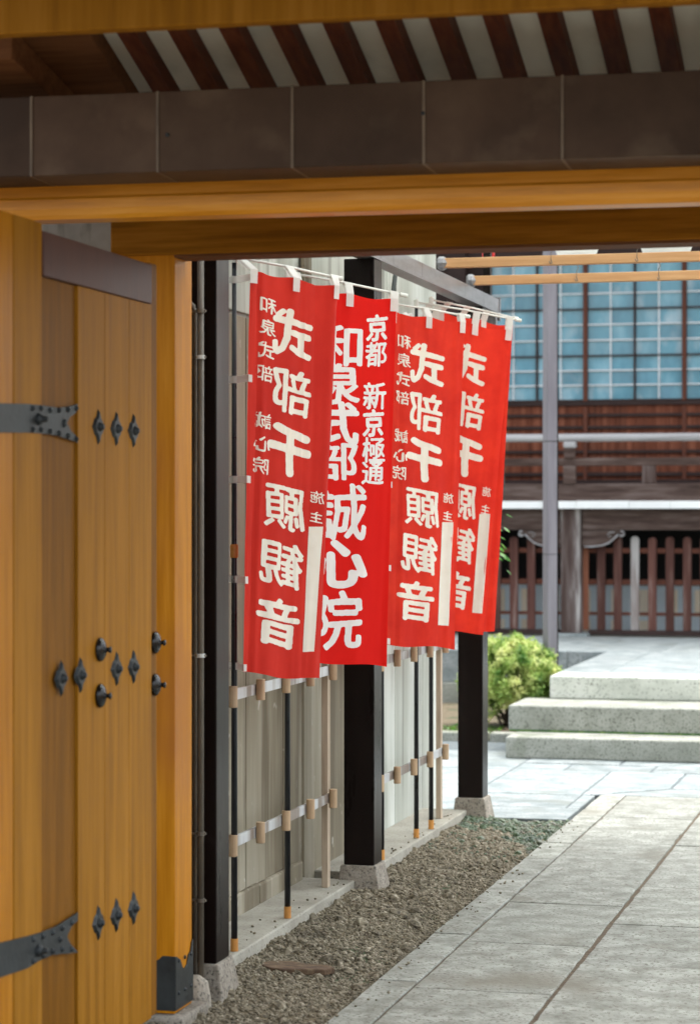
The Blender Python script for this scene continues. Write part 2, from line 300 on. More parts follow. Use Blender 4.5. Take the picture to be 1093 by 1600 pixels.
OF = [(0, 11, 5), (0, 5, 1), (0, 1, 7), (0, 7, 10), (0, 10, 11), (1, 5, 9), (5, 11, 4), (11, 10, 2), (10, 7, 6), (7, 1, 8), (3, 9, 4), (3, 4, 2), (3, 2, 6), (3, 6, 8), (3, 8, 9), (4, 9, 5), (2, 4, 11), (6, 2, 10), (8, 6, 7), (9, 8, 1)]
def pebbles(n, yr, rr, moss=False):
    m = MB(); k = 0
    while k < n:
        y = random.uniform(*yr); x = random.uniform(-2.36, -1.872)
        g = max(0, (y-10.55)/1.3)+.35*mnoise.noise(Vector((x*4, y*4, 0)))+.5*(x+2.1)
        if (g > .45) != moss:
            k += .25 if moss else 0
            if random.random() < .9: continue
        r = random.choice((.5, .6, .7, .8, 1, 1.35))*rr*random.uniform(.8, 1.2)
        if random.random() < .022: r *= random.uniform(1.8, 3.0)
        th = random.uniform(0, 6.28); c, s = math.cos(th), math.sin(th)
        sc = np.array([r*random.uniform(.85, 1.2), r*random.uniform(.8, 1.1), r*random.uniform(.6, .9)])
        p = OCT*sc*(1+rng.uniform(-.17, .17, (12, 3)))
        p = np.stack([p[:, 0]*c-p[:, 1]*s, p[:, 0]*s+p[:, 1]*c, p[:, 2]+.2*p[:, 0]], 1)+np.array([x, y, bed_z(x, y)+r*.25])
        m.add(p, OF); k += 1
    return m
tag(pebbles(27000, (6.5, 11.88), .0066).build('gravel', 'pebble'), 'coarse brown gravel filling the bed between path and wall', 'gravel', kind='stuff')
sp_ = MB()
for _ in range(110):
    if random.random() < .6: x = -1.868+abs(random.gauss(0, .05)); z = .006; y = random.uniform(6.8, 11.8)
    else: x = -2.37-abs(random.gauss(0, .04)); z = .072; y = random.choice((random.uniform(7.4, 9.2), random.uniform(9.6, 11.5)))
    r = random.uniform(.003, .007); sp_.add(OCT*np.array([r, r*.9, r*.7])*(1+rng.uniform(-.2, .2, (12, 3)))+np.array([x, y, z+r*.4]), OF)
tag(sp_.build('stray_gravel', 'pebble'), 'stray grains of gravel spilled onto the path edge and curb', 'gravel', kind='stuff')
tag(pebbles(7000, (10.5, 11.88), .0066, True).build('mossy_gravel', 'pebble_mossy'), 'damp moss-green gravel at the far end of the bed', 'moss', kind='stuff')
pl = MB(); a = ox(430, 1497, -2.2)
pl.prism([(-2.285, 7.67, .008), (-2.25, 7.625, .010), (-2.19, 7.61, .007), (-2.12, 7.63, .008), (-2.055, 7.66, .004), (-2.03, 7.70, .004), (-2.06, 7.735, .006), (-2.14, 7.74, .006), (-2.20, 7.765, .008), (-2.27, 7.75, .008), (-2.295, 7.71, .008)], (0, 0, .021))
tag(pl.build('wood_scrap', 'rust', bevel=.004), 'flat rusty brown scrap lying in the gravel near the front', 'scrap')

# ---- concrete curbs under the wall
for (a, b, lab) in ((7.27, 9.30, 'low concrete curb carrying the two nearest banner poles'), (9.50, 11.63, 'low concrete curb between the middle and the far steel column')):
    tag(BX(-2.60, -2.362, a, b, -.06, .07).build('concrete_curb', 'concrete', bevel=.006), lab, 'curb', 'concrete curbs along the wall')

# ---- wall
wall = thing('panel_wall', (-2.65, 9.6, .07), 'weathered concrete panel wall behind the red banners', 'wall')
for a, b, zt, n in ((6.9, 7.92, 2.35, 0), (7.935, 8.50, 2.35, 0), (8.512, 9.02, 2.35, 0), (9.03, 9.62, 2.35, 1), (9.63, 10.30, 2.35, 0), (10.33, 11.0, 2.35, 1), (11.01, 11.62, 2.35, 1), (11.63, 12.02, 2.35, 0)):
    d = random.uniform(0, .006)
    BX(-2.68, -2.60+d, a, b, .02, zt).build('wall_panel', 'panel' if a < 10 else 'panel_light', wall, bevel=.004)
BX(-2.69, -2.625, 6.9, 12.0, .02, 3.3).build('backing', 'grey_plaster', wall)
for a, b in ((6.9, 8.2), (8.21, 9.45), (9.46, 10.9), (10.91, 12.02)):
    BX(-2.685, -2.612, a, b, 2.37, 3.28).build('upper_panel', 'panel_light', wall, bevel=.004)
for a, b in ((7.95, 8.62), (8.63, 9.25)):
    m = BX(-2.598, -2.575, a, b, .06, .155+random.uniform(-.01, .01)); m.build('base_stone', 'panel', wall, bevel=.008)
BX(-2.60, -2.585, 9.3, 9.42, .07, 3.28).build('cover_strip', 'panel', wall)
# conduits high on the wall
pp = thing('conduit_pipes', (-2.56, 8.0, 2.62), 'two pale horizontal pipes high on the wall behind the first banner rod', 'pipe')
for z, r, b in ((2.68, .017, 8.32), (2.60, .011, 8.05), (2.34, .010, 8.02)):
    MB().tube([(-2.565, 7.2, z), (-2.565, b-.05, z), (-2.57, b-.01, z-.012), (-2.60, b, z-.02)], r, 12).build('pipe', 'pipe_grey', pp, smooth=True)
cb = thing('hanging_cable', (-2.55, 10.8, 2.4), 'dark loose cable hanging down the wall by the far column', 'cable')
MB().tube([(-2.55, 10.78, 3.2), (-2.54, 10.8, 2.8), (-2.55, 10.74, 2.6), (-2.56, 10.66, 2.45), (-2.57, 10.62, 2.2)], .012, 8).build('cable', 'wire', cb, smooth=True)
MB().tube([(-2.56, 10.84, 3.2), (-2.56, 10.86, 2.8), (-2.555, 10.82, 2.58), (-2.57, 10.76, 2.4)], .007, 8).build('cable', 'wire', cb, smooth=True)
for i, (y, z) in enumerate(((10.62, 2.52), (11.05, 2.55))):
    t = MB().lathe((-2.60, y, z), (1, 0, .2), [(.016, 0), (.016, .03), (.024, .04), (.024, .055), (.014, .06), (.014, .08)], 14)
    tag(t.build('insulator', 'white_plastic', smooth=True), ['small white wall insulator just right of the second rod tip', 'small white wall insulator above the third banner'][i], 'insulator', 'wall insulators')

# ---- steel columns with stone footings, edge beam
PX0, PX1 = -2.413, -2.283
cols = ((7.15, 'nearest dark brown steel column, right beside the gate post'), (9.297, 'middle dark brown steel column between the banner racks'), (11.632, 'farthest dark brown steel column, beside the bush'))
for y, lab in cols:
    t = thing('steel_column', ((PX0+PX1)/2, y+.07, .0), lab, 'column', 'steel columns along the wall')
    BX(PX0, PX1, y, y+.14, .13, 2.655).build('shaft', 'brown_steel', t, bevel=.004)
    x0, x1, y0, y1 = PX0-.012, PX1+.010, y-.012, y+.152
    MB().hexa([(x0-.02, y0-.035, -.06), (x1+.035, y0-.035, -.06), (x1+.035, y1+.03, -.06), (x0-.02, y1+.03, -.06)], [(x0, y0, .13), (x1, y0, .13), (x1, y1, .13), (x0, y1, .13)]).build('footing', 'base_stone', t, bevel=.006)
    BX(PX0+.02, PX0+.05, y-.03, y-.001, .2, 2.5).build('shadow_strip', 'brown_steel', t) if False else None
eb = thing('edge_beam', (PX1-.03, 9.5, 2.66), 'grey steel beam running over the columns above the banners', 'beam')
BX(PX1-.06, PX1-.004, 7.0, 12.10, 2.66, 2.735).build('web', 'grey_steel', eb, bevel=.003)
BX(PX1-.075, PX1+.004, 7.0, 12.10, 2.656, 2.664).build('flange', 'grey_steel', eb)
BX(PX1-.07, PX1+.002, 12.10, 12.125, 2.62, 2.745).build('end_plate', 'grey_steel', eb)
BX(PX1-.055, PX1-.01, 12.04, 12.09, 2.55, 2.655).build('end_bracket', 'grey_steel', eb)
for y in (9.62, 11.9): BX(PX1-.05, PX1-.012, y, y+.05, 2.736, 3.28).build('riser', 'brown_steel', eb)

# ---- banner racks: posts, rails, clips
RXP = -2.405
def pole_y(px, py): return ox(px, py, -2.385).y
for (pxs, posts, lows, highs, lab) in (
    ([366, 409, 449, 487, 522], [(529, 1377)], [1317, 1300, 1281, 1266, 1251], [1082, 1076, 1069, 1060, 1050], 'pale wooden banner rack with clips in the nearer bay'),
    ([596, 622, 648, 673, 697], [(702, 1262)], [1222, 1210, 1198, 1187, 1177], [1031, 1027, 1022, 1016, 1011], 'pale wooden banner rack with clips in the farther bay')):
    yy = [pole_y(p, 1200) for p in pxs]
    t = thing('banner_rack', (-2.42, (yy[0]+yy[-1])/2, .07), lab, 'rack', 'banner racks')
    for lst in (lows, highs):
        zs = [ox(p, q, -2.385).z for p, q in zip(pxs, lst)]; z = sum(zs)/len(zs)
        BX(-2.418, -2.406, yy[0]-.12, yy[-1]+.03, z-.019, z+.019).build('rail', 'rail', t, bevel=.001)
        for y in yy:
            m = MB(); m.tube([(-2.390, y, z-.038), (-2.390, y, z+.038)], .0165, 16)
            c = m.build('clip', 'clip', t, bevel=.002, smooth=False)
    yp = yy[-1]+.045
    BX(-2.445, -2.419, yp-.02, yp+.02, .07, 2.2).build('post', 'frame_wood', t, bevel=.002)
    BX(-2.445, -2.419, yy[0]-.12, yy[0]-.085, .07, 2.2).build('post', 'frame_wood', t, bevel=.002)

# ================================================================== banners
def glyph_tris(ch):
    c = bpy.data.curves.new('t', 'FONT'); c.body = ch; c.fill_mode = 'FRONT'; c.resolution_u = 3
    o = bpy.data.objects.new('t', c); COL.objects.link(o)
    dg = bpy.context.evaluated_depsgraph_get(); me = bpy.data.meshes.new_from_object(o.evaluated_get(dg))
    me.calc_loop_triangles(); v = np.array([tuple(p.co)[:2] for p in me.vertices]); t = np.array([tuple(x.vertices) for x in me.loop_triangles])
    bpy.data.meshes.remove(me); bpy.data.objects.remove(o); bpy.data.curves.remove(c)
    return v, t
def blur(a, sx, sy):
    for ax, sg in ((1, sx), (0, sy)):
        r = int(3*sg)+1; k = np.exp(-(np.arange(-r, r+1)/sg)**2/2); k /= k.sum()
        a = np.apply_along_axis(lambda q: np.convolve(q, k, 'same'), ax, a)
    return a
GC = {}
def glyph(ch, res, wt):
    """brush-weight outline of a character: the font's strokes are swollen and rounded on a fine grid, then contoured"""
    if (ch, res, wt) in GC: return GC[ch, res, wt]
    v, t = glyph_tris(ch); lo, hi = v.min(0), v.max(0); v = (v-(lo+hi)/2)/(hi-lo).max()
    # brush slant and swelling
    v = np.stack([v[:, 0]+.016*np.sin(9*v[:, 1]+ord(ch)), v[:, 1]*1.04+.11*v[:, 0]+.014*np.sin(11*v[:, 0]+ord(ch))], 1)
    n = 150; H = .64; g = (np.arange(n)+.5)/n*2*H-H; img = np.zeros((n, n)); X, Y = np.meshgrid(g, g)
    for a, b, c in v[t]:
        x0, x1 = np.searchsorted(g, [min(a[0], b[0], c[0]), max(a[0], b[0], c[0])]); y0, y1 = np.searchsorted(g, [min(a[1], b[1], c[1]), max(a[1], b[1], c[1])])
        x1 += 1; y1 += 1; xx, yy = X[y0:y1, x0:x1], Y[y0:y1, x0:x1]
        e = lambda p, q: (q[0]-p[0])*(yy-p[1])-(q[1]-p[1])*(xx-p[0])
        w = np.stack([e(a, b), e(b, c), e(c, a)]); img[y0:y1, x0:x1] = np.maximum(img[y0:y1, x0:x1], (w >= 0).all(0) | (w <= 0).all(0))
    cell = (2*H/n)**2; A0 = img.sum()*cell
    kk = float(np.interp(A0, [.16, .24, .34, .44], [1.9, 1.35, .78, .44]))*wt
    sg = float(np.interp(A0, [.16, .24, .34, .44], [4.6, 3.6, 2.5, 1.9]))*(.45+.55*wt); f = blur(img, sg, sg*.72)*(1+.28*np.sin(X*12+ord(ch))*np.cos(Y*9+ord(ch)*2)); lo_, hi_ = .02, .6
    for _ in range(20):
        m_ = (lo_+hi_)/2
        if (f > m_).sum()*cell > A0*(1+kk): lo_ = m_
        else: hi_ = m_
    f = f-m_
    # marching squares on a coarser lattice
    q = np.linspace(0, n-1.001, res+1); qi = q.astype(int); fr = q-qi
    F = (f[qi][:, qi]*(1-fr[:, None])*(1-fr)+f[qi+1][:, qi]*fr[:, None]*(1-fr)+f[qi][:, qi+1]*(1-fr[:, None])*fr+f[qi+1][:, qi+1]*fr[:, None]*fr)
    P = q/(n-1)*(g[-1]-g[0])+g[0]; vs = {}; V = []; Fc = []
    def vid(key, x, y):
        if key not in vs: vs[key] = len(V); V.append((x, y))
        return vs[key]
    def corner(i, j): return vid(('c', i, j), P[i], P[j])
    def edge(i, j, k, l):
        if (i, j) > (k, l): i, j, k, l = k, l, i, j
        a, b = F[j, i], F[l, k]; r = a/(a-b); return vid(('e', i, j, k, l), P[i]*(1-r)+P[k]*r, P[j]*(1-r)+P[l]*r)
    for j in range(res):
        for i in range(res):
            cs = [(i, j), (i+1, j), (i+1, j+1), (i, j+1)]; ins = [F[b, a] > 0 for a, b in cs]
            if not any(ins): continue
            poly = []
            for k in range(4):
                a, b = cs[k], cs[(k+1) % 4]
                if ins[k]: poly.append(corner(*a))
                if ins[k] != ins[(k+1) % 4]: poly.append(edge(*a, *b))
            if len(poly) > 2: Fc.append(tuple(poly))
    GC[ch, res, wt] = (np.array(V), Fc); return GC[ch, res, wt]
class Cloth:
    """a hanging cloth: four real corner points, sag and folds"""
    def __init__(s, TL, TR, BL, BR, seed, amp, folds):
        s.c = [Vector(p) for p in (TL, TR, BL, BR)]; s.seed = seed; s.amp = amp; s.folds = folds
        s.n = ((s.c[1]-s.c[0]).cross(s.c[0]-s.c[2])).normalized()
        if s.n.y > 0: s.n = -s.n
    def P(s, u, v, off=0):
        TL, TR, BL, BR = s.c
        p = (TL*(1-u)+TR*u)*(1-v)+(BL*(1-u)+BR*u)*v
        r = mnoise.noise(Vector((u*3.2+.5*v, v*.9, s.seed)))*s.amp
        r += s.amp*.55*math.sin(u*15+v*2.2+s.seed)*(.35+.65*v)
        r += s.amp*.35*mnoise.noise(Vector((u*9+v*1.5, v*2.5, s.seed+5)))
        r += s.amp*.22*(1-abs(mnoise.noise(Vector((u*14+v*5, v*4-u*3, s.seed+9))))*2.4)*(.4+.6*abs(2*u-1))
        for fu, fw, fa in s.folds:
            r += fa*math.exp(-((u-fu-.02*math.sin(v*4))/fw)**2)
        # sag between the loops and creases that run down from them
        for lu in (0.04, .52, .97):
            r += .010*math.exp(-((u-lu-.25*v*(lu-.5))/.05)**2)*math.exp(-v/.12)
        z = -.010*math.sin(math.pi*min(1, max(0, ((u-.04) % .48)/.48)))**2*math.exp(-v/.08)
        z += .006*math.sin(u*7+s.seed)*v**6
        return p+s.n*(r+off)+Vector((0, 0, z))
TEXT_MIR = ('式部千願観音', '和泉式部', '誠心院', '施主')
def inv_uv(corn, px, py):
    TL, TR, BL, BR = corn; u, v = .5, .5
    for _ in range(12):
        f = lambda u, v: np.array([(TL[i]*(1-u)+TR[i]*u)*(1-v)+(BL[i]*(1-u)+BR[i]*u)*v for i in (0, 1)])
        e = f(u, v)-np.array([px, py]); J = np.stack([(f(u+1e-4, v)-f(u, v))/1e-4, (f(u, v+1e-4)-f(u, v))/1e-4], 1)
        d = np.linalg.solve(J, e); u -= d[0]; v -= d[1]
    return u, v
def banner(pole, rod_tip, corn, dl, dr, clothmat, chars, bar, mirror, lab, seed, ztop_px, amp=.007, folds=(), tabs=(.02, .51, .96), side_tabs=(.02, .27, .52, .77, .99)):
    """pole: (px, py) of its foot on the curb; corn: cloth corners; dl, dr: distance of the cloth's left and right edge"""
    px, foot = pole
    y0 = ox(px, foot, -2.385).y; x0 = -2.385
    dpole = x0/ray(px, foot)[0]
    base = Vector((x0, y0, .072))
    t = thing('banner', base, lab, 'banner', 'red vertical banners on black poles')
    ztop = at(px, ztop_px, dpole).z
    MB().tube([(x0, y0, .10), (x0, y0, 1.2), (x0, y0, ztop)], [.0115, .0105, .008], 14).build('pole', 'black_pole', t, smooth=True)
    MB().tube([(x0, y0, .071), (x0, y0, .115)], .0135, 14).build('end_cap', 'orange_cap', t)
    if seed == 1:
        z = at(px, 861, dpole).z; MB().tube([(x0, y0, z-.024), (x0, y0, z-.018), (x0, y0, z+.018), (x0, y0, z+.024)], [.0125, .0145, .0145, .0125], 14).build('lock_collar', 'orange_cap', t)
    cl = Cloth(at(*corn[0], dl), at(*corn[1], dr), at(*corn[2], dl), at(*corn[3], dr), seed, amp*1.35, folds)
    # rod
    tip = at(*rod_tip[:2], dr+.01); top = Vector((x0, y0, ztop+.005)) if len(rod_tip) < 3 else at(px, rod_tip[2], dpole)
    dirn = (tip-top).normalized()
    MB().tube([top-dirn*.01, (top+tip)/2-Vector((0, 0, -.004)), tip], .0046, 8).build('crossbar', 'white_plastic', t, smooth=True)
    MB().lathe(top-Vector((0, 0, .02)), (0, 0, 1), [(.012, 0), (.012, .03), (.007, .036)], 12).build('pole_joint', 'white_plastic', t)
    MB().tube([tip-dirn*.012, tip+dirn*.018], .0085, 10).build('rod_tip', 'white_plastic', t)
    # cloth
    NU, NV = 44, 110; m = MB()
    m.add([cl.P(i/NU, j/NV) for j in range(NV+1) for i in range(NU+1)], [(j*(NU+1)+i, j*(NU+1)+i+1, (j+1)*(NU+1)+i+1, (j+1)*(NU+1)+i) for j in range(NV) for i in range(NU)])
    co = m.build('cloth', clothmat, t, smooth=True)
    # loops over the rod
    for u in tabs:
        w = .022; pts = [cl.P(u-w*1.7, .035, .004), cl.P(u+w*1.7, .035, .004), cl.P(u+w*1.7, 0, .004), cl.P(u-w*1.7, 0, .004)]
        f = (cl.P(u, 0)-top).dot(dirn); rp = top+dirn*f
        a = Vector(rp)-dirn*w*.75+Vector((0, 0, .008)); b = Vector(rp)+dirn*w*.75+Vector((0, 0, .008))
        k = MB(); n = cl.n*.005
        vs = [pts[0]+n, pts[1]+n, pts[2]+n, pts[3]+n, b+n*1.2, a+n*1.2, b-n*2, a-n*2, cl.P(u+w*1.7, 0, -.004)-n, cl.P(u-w*1.7, 0, -.004)-n]
        k.add(vs, [(0, 1, 2, 3), (3, 2, 4, 5), (5, 4, 6, 7), (7, 6, 8, 9)]); k.build('loop', 'white_cloth', t)
    for v in side_tabs:
        h = .009; a, b = cl.P(.045, v-h, .004), cl.P(.045, v+h, .004); c, d = cl.P(0, v+h, .003), cl.P(0, v-h, .003)
        zc = (c.z+d.z)/2; hh = abs(c.z-d.z)/2; q0 = Vector((x0, y0, zc))+cl.n*.014; q1 = Vector((x0, y0, zc))-cl.n*.014; s = Vector((-RX*.014, -RY*.014, 0)); Z = Vector((0, 0, hh))
        k = MB(); k.add([a, b, c, d, q0-Z, q0+Z, q0+s-Z, q0+s+Z, q1+s-Z, q1+s+Z], [(0, 1, 2, 3), (3, 2, 4, 5), (5, 4, 6, 7), (7, 6, 8, 9)]); k.build('loop', 'white_cloth', t)
    # lettering, printed on the cloth: follows its folds
    mm = MB()
    for ch, cx, cy, w, h, off in chars:
        v2, fs = glyph(ch, 66 if off == O1 else 40, .85 if off == O1 else (.8 if off > .03 else .35))
        u0, w0 = inv_uv(corn, cx, cy); u1, _ = inv_uv(corn, cx+w/2, cy); _, w1 = inv_uv(corn, cx, cy+h/2)
        sg = -1 if mirror else 1
        mm.add([cl.P(u0+sg*x*2*(u1-u0), w0-y*2*(w1-w0), .0016) for x, y in v2], fs)
    if bar:
        (xa, xb, ya), (xc, xd, yb) = bar; q = [inv_uv(corn, *p) for p in ((xa, ya), (xb, ya), (xd, yb), (xc, yb))]
        n = 44; vs = []
        for j in range(n+1):
            for i in range(5):
                s, r = i/4, j/n
                uu = (q[0][0]*(1-s)+q[1][0]*s)*(1-r)+(q[3][0]*(1-s)+q[2][0]*s)*r; vv_ = (q[0][1]*(1-s)+q[1][1]*s)*(1-r)+(q[3][1]*(1-s)+q[2][1]*s)*r
                vs.append(cl.P(uu, vv_, .0016))
        bo = MB().add(vs, [(j*5+i, j*5+i+1, (j+1)*5+i+1, (j+1)*5+i) for j in range(n) for i in range(4)]).build('name_strip', 'ink_cream', co, smooth=True)
    if mm.v: mm.build('lettering', 'ink_cream' if mirror else 'ink_white', co, smooth=True)
    return t
O1, O2, O3 = .052, .026, .014
def layout(dx, dy, s, big, small, si):
    pass
b1 = [(c, x, y, w, h, O1) for c, x, y, w, h in (('式', 455, 522, 60, 68), ('部', 454, 612, 60, 68), ('千', 451, 705, 62, 72), ('願', 444, 794, 62, 68), ('観', 438, 881, 66, 68), ('音', 433, 972, 66, 70))]
b1 += [(c, x, y, 24, 24, O2) for c, x, y in zip('和泉式部誠心院', (418, 417, 415, 413, 411, 409, 407), (476, 511, 547, 583, 657, 693, 727))] + [('施', 493, 777, 17, 18, O3), ('主', 491, 808, 15, 16, O3)]
b2 = [(c, x, y, w, h, O1) for c, x, y, w, h in (('和', 531, 541, 66, 64), ('泉', 528, 600, 66, 60), ('式', 525, 662, 66, 62), ('部', 523, 720, 68, 58), ('誠', 530, 800, 80, 84), ('心', 529, 880, 78, 72), ('院', 524, 968, 80, 84))]
b2 += [(c, x, y, w, h, .04) for c, x, y, w, h in (('京', 588, 511, 33, 40), ('都', 586, 553, 33, 38), ('新', 584, 618, 35, 40), ('京', 582, 661, 33, 40), ('極', 582, 703, 36, 38), ('通', 581, 739, 35, 36))]
b3 = [(c, x, y, w, h, O1) for c, x, y, w, h in (('式', 665, 570, 51, 58), ('部', 663, 644, 51, 58), ('千', 661, 720, 51, 60), ('願', 657, 794, 52, 58), ('観', 652, 865, 55, 58), ('音', 648, 939, 55, 58))]
b3 += [(c, x, y, 20, 20, O2) for c, x, y in zip('和泉式部誠心院', (630, 629, 628, 627, 625, 624, 622), (533, 562, 592, 621, 681, 711, 738))] + [('施', 699, 778, 14, 15, O3), ('主', 698, 806, 13, 14, O3)]
b4 = [(c, x, y, w, h, O1) for c, x, y, w, h in (('式', 732, 570, 50, 56), ('部', 730, 640, 50, 54), ('千', 725, 713, 52, 58), ('願', 718, 783, 50, 54), ('観', 714, 850, 52, 54), ('音', 709, 922, 52, 54))]
b4 += [(c, x, y, 19, 19, O2) for c, x, y in zip('和泉式部誠心院', (696, 695, 693, 691, 687, 685, 683), (533, 562, 590, 618, 676, 704, 730))] + [('施', 759, 768, 13, 14, O3), ('主', 757, 796, 13, 14, O3)]
banner((366, 1492), (527, 434), [(389, 420), (524, 447), (380, 1052), (497, 1062)], 7.93, 8.24, 'red_dark', b1, ((482, 500, 823), (472, 486, 1019)), True,
       'nearest red banner, its white writing mirrored, hanging left of all others', 1, 404, .007, ((.11, .013, -.009), (.16, .03, .006), (.93, .06, .012), (.78, .025, -.006), (.64, .015, .003)))
banner((449, 1437), (629, 461), [(462, 450), (618, 467), (452, 1030), (604, 1043)], 8.64, 8.85, 'red_bright', b2, None, False,
       'bright red banner with the writing the right way round, second from the gate', 2, 428, .005, ((.96, .03, -.006),), (.02, .52, .97))
banner((596, 1345), (728, 494), [(608, 486), (723, 503), (604, 1007), (709, 1014)], 10.1, 10.4, 'red_mid', b3, ((690, 706, 816), (683, 699, 978)), True,
       'third red banner, mirrored writing with a full blank strip, before the far column', 3, 474, .008, ((.14, .02, -.008), (.9, .04, .008)))
banner((650, 1307), (808, 500), [(662, 494), (797, 516), (650, 985), (754, 990)], 10.86, 10.98, 'red_mid', b4, ((748, 764, 803), (737, 752, 957)), True,
       'fourth red banner, half hidden, its writing cut off by the one in front', 4, 474, .007, ((.93, .03, .006),), (.02, .12, .58, .97))
banner((673, 1290), (804, 497), [(684, 487), (799, 509), (682, 987), (772, 985)], 11.24, 11.38, 'red_mid', [(c, x+8, y, w, h, o) for c, x, y, w, h, o in b4[:6]], None, True,
       'rearmost red banner, only a sliver of its edge showing', 5, 470, .009, ((.88, .04, -.014),), (.02, .3, .6))
GC.clear()

# ================================================================== GATE
gate = thing('temple_gate', (-2.36, 6.9, 0), 'golden timber temple gate framing the view', 'gate')
XD = -2.27   # right-hand face of the open leaf
POST_X = -2.276
yP0 = ox(273, 900, POST_X).y; yP1 = ox(300, 900, POST_X).y
BX(POST_X-.19, POST_X, yP0, yP1, 0.06, 2.40).build('gate_post', 'post_wood_glow', gate, bevel=.004)
BX(POST_X-.24, POST_X+.04, yP0-.05, yP1+.05, -.06, .058).build('post_footing', 'base_stone', gate, bevel=.01)
# far gate post out of frame to the right, carries the lintel
BX(.05, .24, yP0, yP1, .06, 2.40).build('gate_post', 'post_wood_glow', gate, bevel=.004)
BX(.01, .28, yP0-.05, yP1+.05, -.06, .058).build('post_footing', 'base_stone', gate, bevel=.01)
# lintel
zl = 1.6+(800-401)/3600*7.0
BX(POST_X-.205, .5, yP0-.012, yP1-.05, zl+.012, 2.60).build('lintel', 'lintel_wood', gate, bevel=.005)
BX(-2.275, .049, yP0-.008, yP1-.06, zl+.004, zl+.0115).build('lintel_liner', 'purlin_wood', gate)
def plan(px, d): r = ray(px, 0); return Vector((r[0]*d, r[1]*d, 0))
def longbeam(name, m, dA, dB, zb, zt, th, pxA=-60, pxB=1200, bev=.004, parent=gate, fr=None):
    """dA,dB: distance of the front face at px 40 and px 1051"""
    a, b = plan(40, dA), plan(1051, dB); u = (b-a).normalized(); n = Vector((-u.y, u.x, 0))
    if fr is None: A, B = a-u*.35, b+u*1.3
    else: A, B = a+u*fr[0], a+u*fr[1]
    q = [A, B, B+n*th, A+n*th]
    return MB().hexa([p+Vector((0, 0, zb)) for p in q], [p+Vector((0, 0, zt)) for p in q]).build(name, m, parent, bevel=bev)
K = 3329; dA, dB = K/524.4, K/557
zb = 1.6+K/3600; zt = 1.6+662*6.22/3600
# copper sheets on the big front beam, standing seams between them
a, b = plan(40, dA), plan(1051, dB); Lb = (b-a).length; u_ = (b-a).normalized(); n_ = Vector((-u_.y, u_.x, 0))
core = longbeam('clad_beam', 'purlin_wood', dA+.003, dB+.003, zb+.004, zt-.004, .195)
def beam_s(px):   # where the sight line through px meets the beam face
    lo, hi = -2.0, 4.0
    for _ in range(40):
        mid = (lo+hi)/2; p = a+u_*mid; q = (p.x*RX+p.y*RY)/(p.x*FX+p.y*FY)*3600+546.5
        if q < px: lo = mid
        else: hi = mid
    return lo
seams = [beam_s(p) for p in (50, 247, 457, 662, 878)]; step = (seams[-1]-seams[0])/4
seams = [seams[0]-step]+seams+[seams[-1]+step*k for k in (1, 2, 3, 4)]
for s0, s1 in zip(seams, seams[1:]):
    A, B = a+u_*(s0+.0015), a+u_*(s1-.0015); q = [A-n_*.002, B-n_*.002, B+n_*.203, A+n_*.203]
    MB().hexa([p+Vector((0, 0, zb)) for p in q], [p+Vector((0, 0, zt)) for p in q]).build('copper_sheet', 'copper', gate, bevel=.003)
    m = MB(); P = a+u_*s1; q = [P-u_*.004-n_*.006, P+u_*.004-n_*.006, P+u_*.004+n_*.19, P-u_*.004+n_*.19]
    m.hexa([p+Vector((0, 0, zb-.002)) for p in q], [p+Vector((0, 0, zt+.001)) for p in q]); m.build('seam', 'seam_copper', gate, bevel=.001)
for px, py in ((262, 207), (661, 188)):
    p = a+u_*beam_s(px); z = 1.6+(800-py)/3600*6.22
    MB().lathe(p+Vector((0, 0, z))-n_*.001, -n_, [(.006, 0), (.0055, .006), (.002, .008)], 10).build('nail', 'iron', gate)
# golden beam under it, with rounded lower half
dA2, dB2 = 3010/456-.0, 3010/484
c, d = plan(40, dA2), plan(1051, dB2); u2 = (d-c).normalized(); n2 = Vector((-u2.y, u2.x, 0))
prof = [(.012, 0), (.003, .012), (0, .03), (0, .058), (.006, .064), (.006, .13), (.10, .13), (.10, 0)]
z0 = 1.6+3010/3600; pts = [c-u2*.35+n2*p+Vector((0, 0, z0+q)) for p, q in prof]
MB().prism(pts, u2*4.2).build('golden_beam', 'beam_wood_glow', gate, bevel=.002)
# ceiling: rafters, plaster, purlin
yE = 6.33; zE = 1.6+657*6.5/3600; k = .370
def zr(y): return zE-k*(y-yE)
pitch = .1455
x_first = at(246, 131, 6.5).x
xs = [x_first+pitch*i for i in range(0, 22)]
for i, x in enumerate(xs):
    y0_, y1_ = 4.9, 6.75
    MB().hexa([(x-.055, y0_, zr(y0_)), (x, y0_, zr(y0_)), (x, y1_, zr(y1_)), (x-.055, y1_, zr(y1_))],
              [(x-.055, y0_, zr(y0_)+.06), (x, y0_, zr(y0_)+.06), (x, y1_, zr(y1_)+.06), (x-.055, y1_, zr(y1_)+.06)]).build('rafter', 'rafter_wood', gate, bevel=.003)
    MB().hexa([(x+.0005, y0_, zr(y0_)+.052), (x+pitch-.0555, y0_, zr(y0_)+.052), (x+pitch-.0555, y1_, zr(y1_)+.052), (x+.0005, y1_, zr(y1_)+.052)],
              [(x+.0005, y0_, zr(y0_)+.07), (x+pitch-.0555, y0_, zr(y0_)+.07), (x+pitch-.0555, y1_, zr(y1_)+.07), (x+.0005, y1_, zr(y1_)+.07)]).build('plaster_strip', 'plaster', gate)
x = x_first
MB().hexa([(x-.125, 4.9, zr(4.9)+.05), (x-.056, 4.9, zr(4.9)+.05), (x-.056, 6.75, zr(6.75)+.05), (x-.125, 6.75, zr(6.75)+.05)],
          [(x-.125, 4.9, zr(4.9)+.07), (x-.056, 4.9, zr(4.9)+.07), (x-.056, 6.75, zr(6.75)+.07), (x-.125, 6.75, zr(6.75)+.07)]).build('plaster_strip', 'plaster', gate)
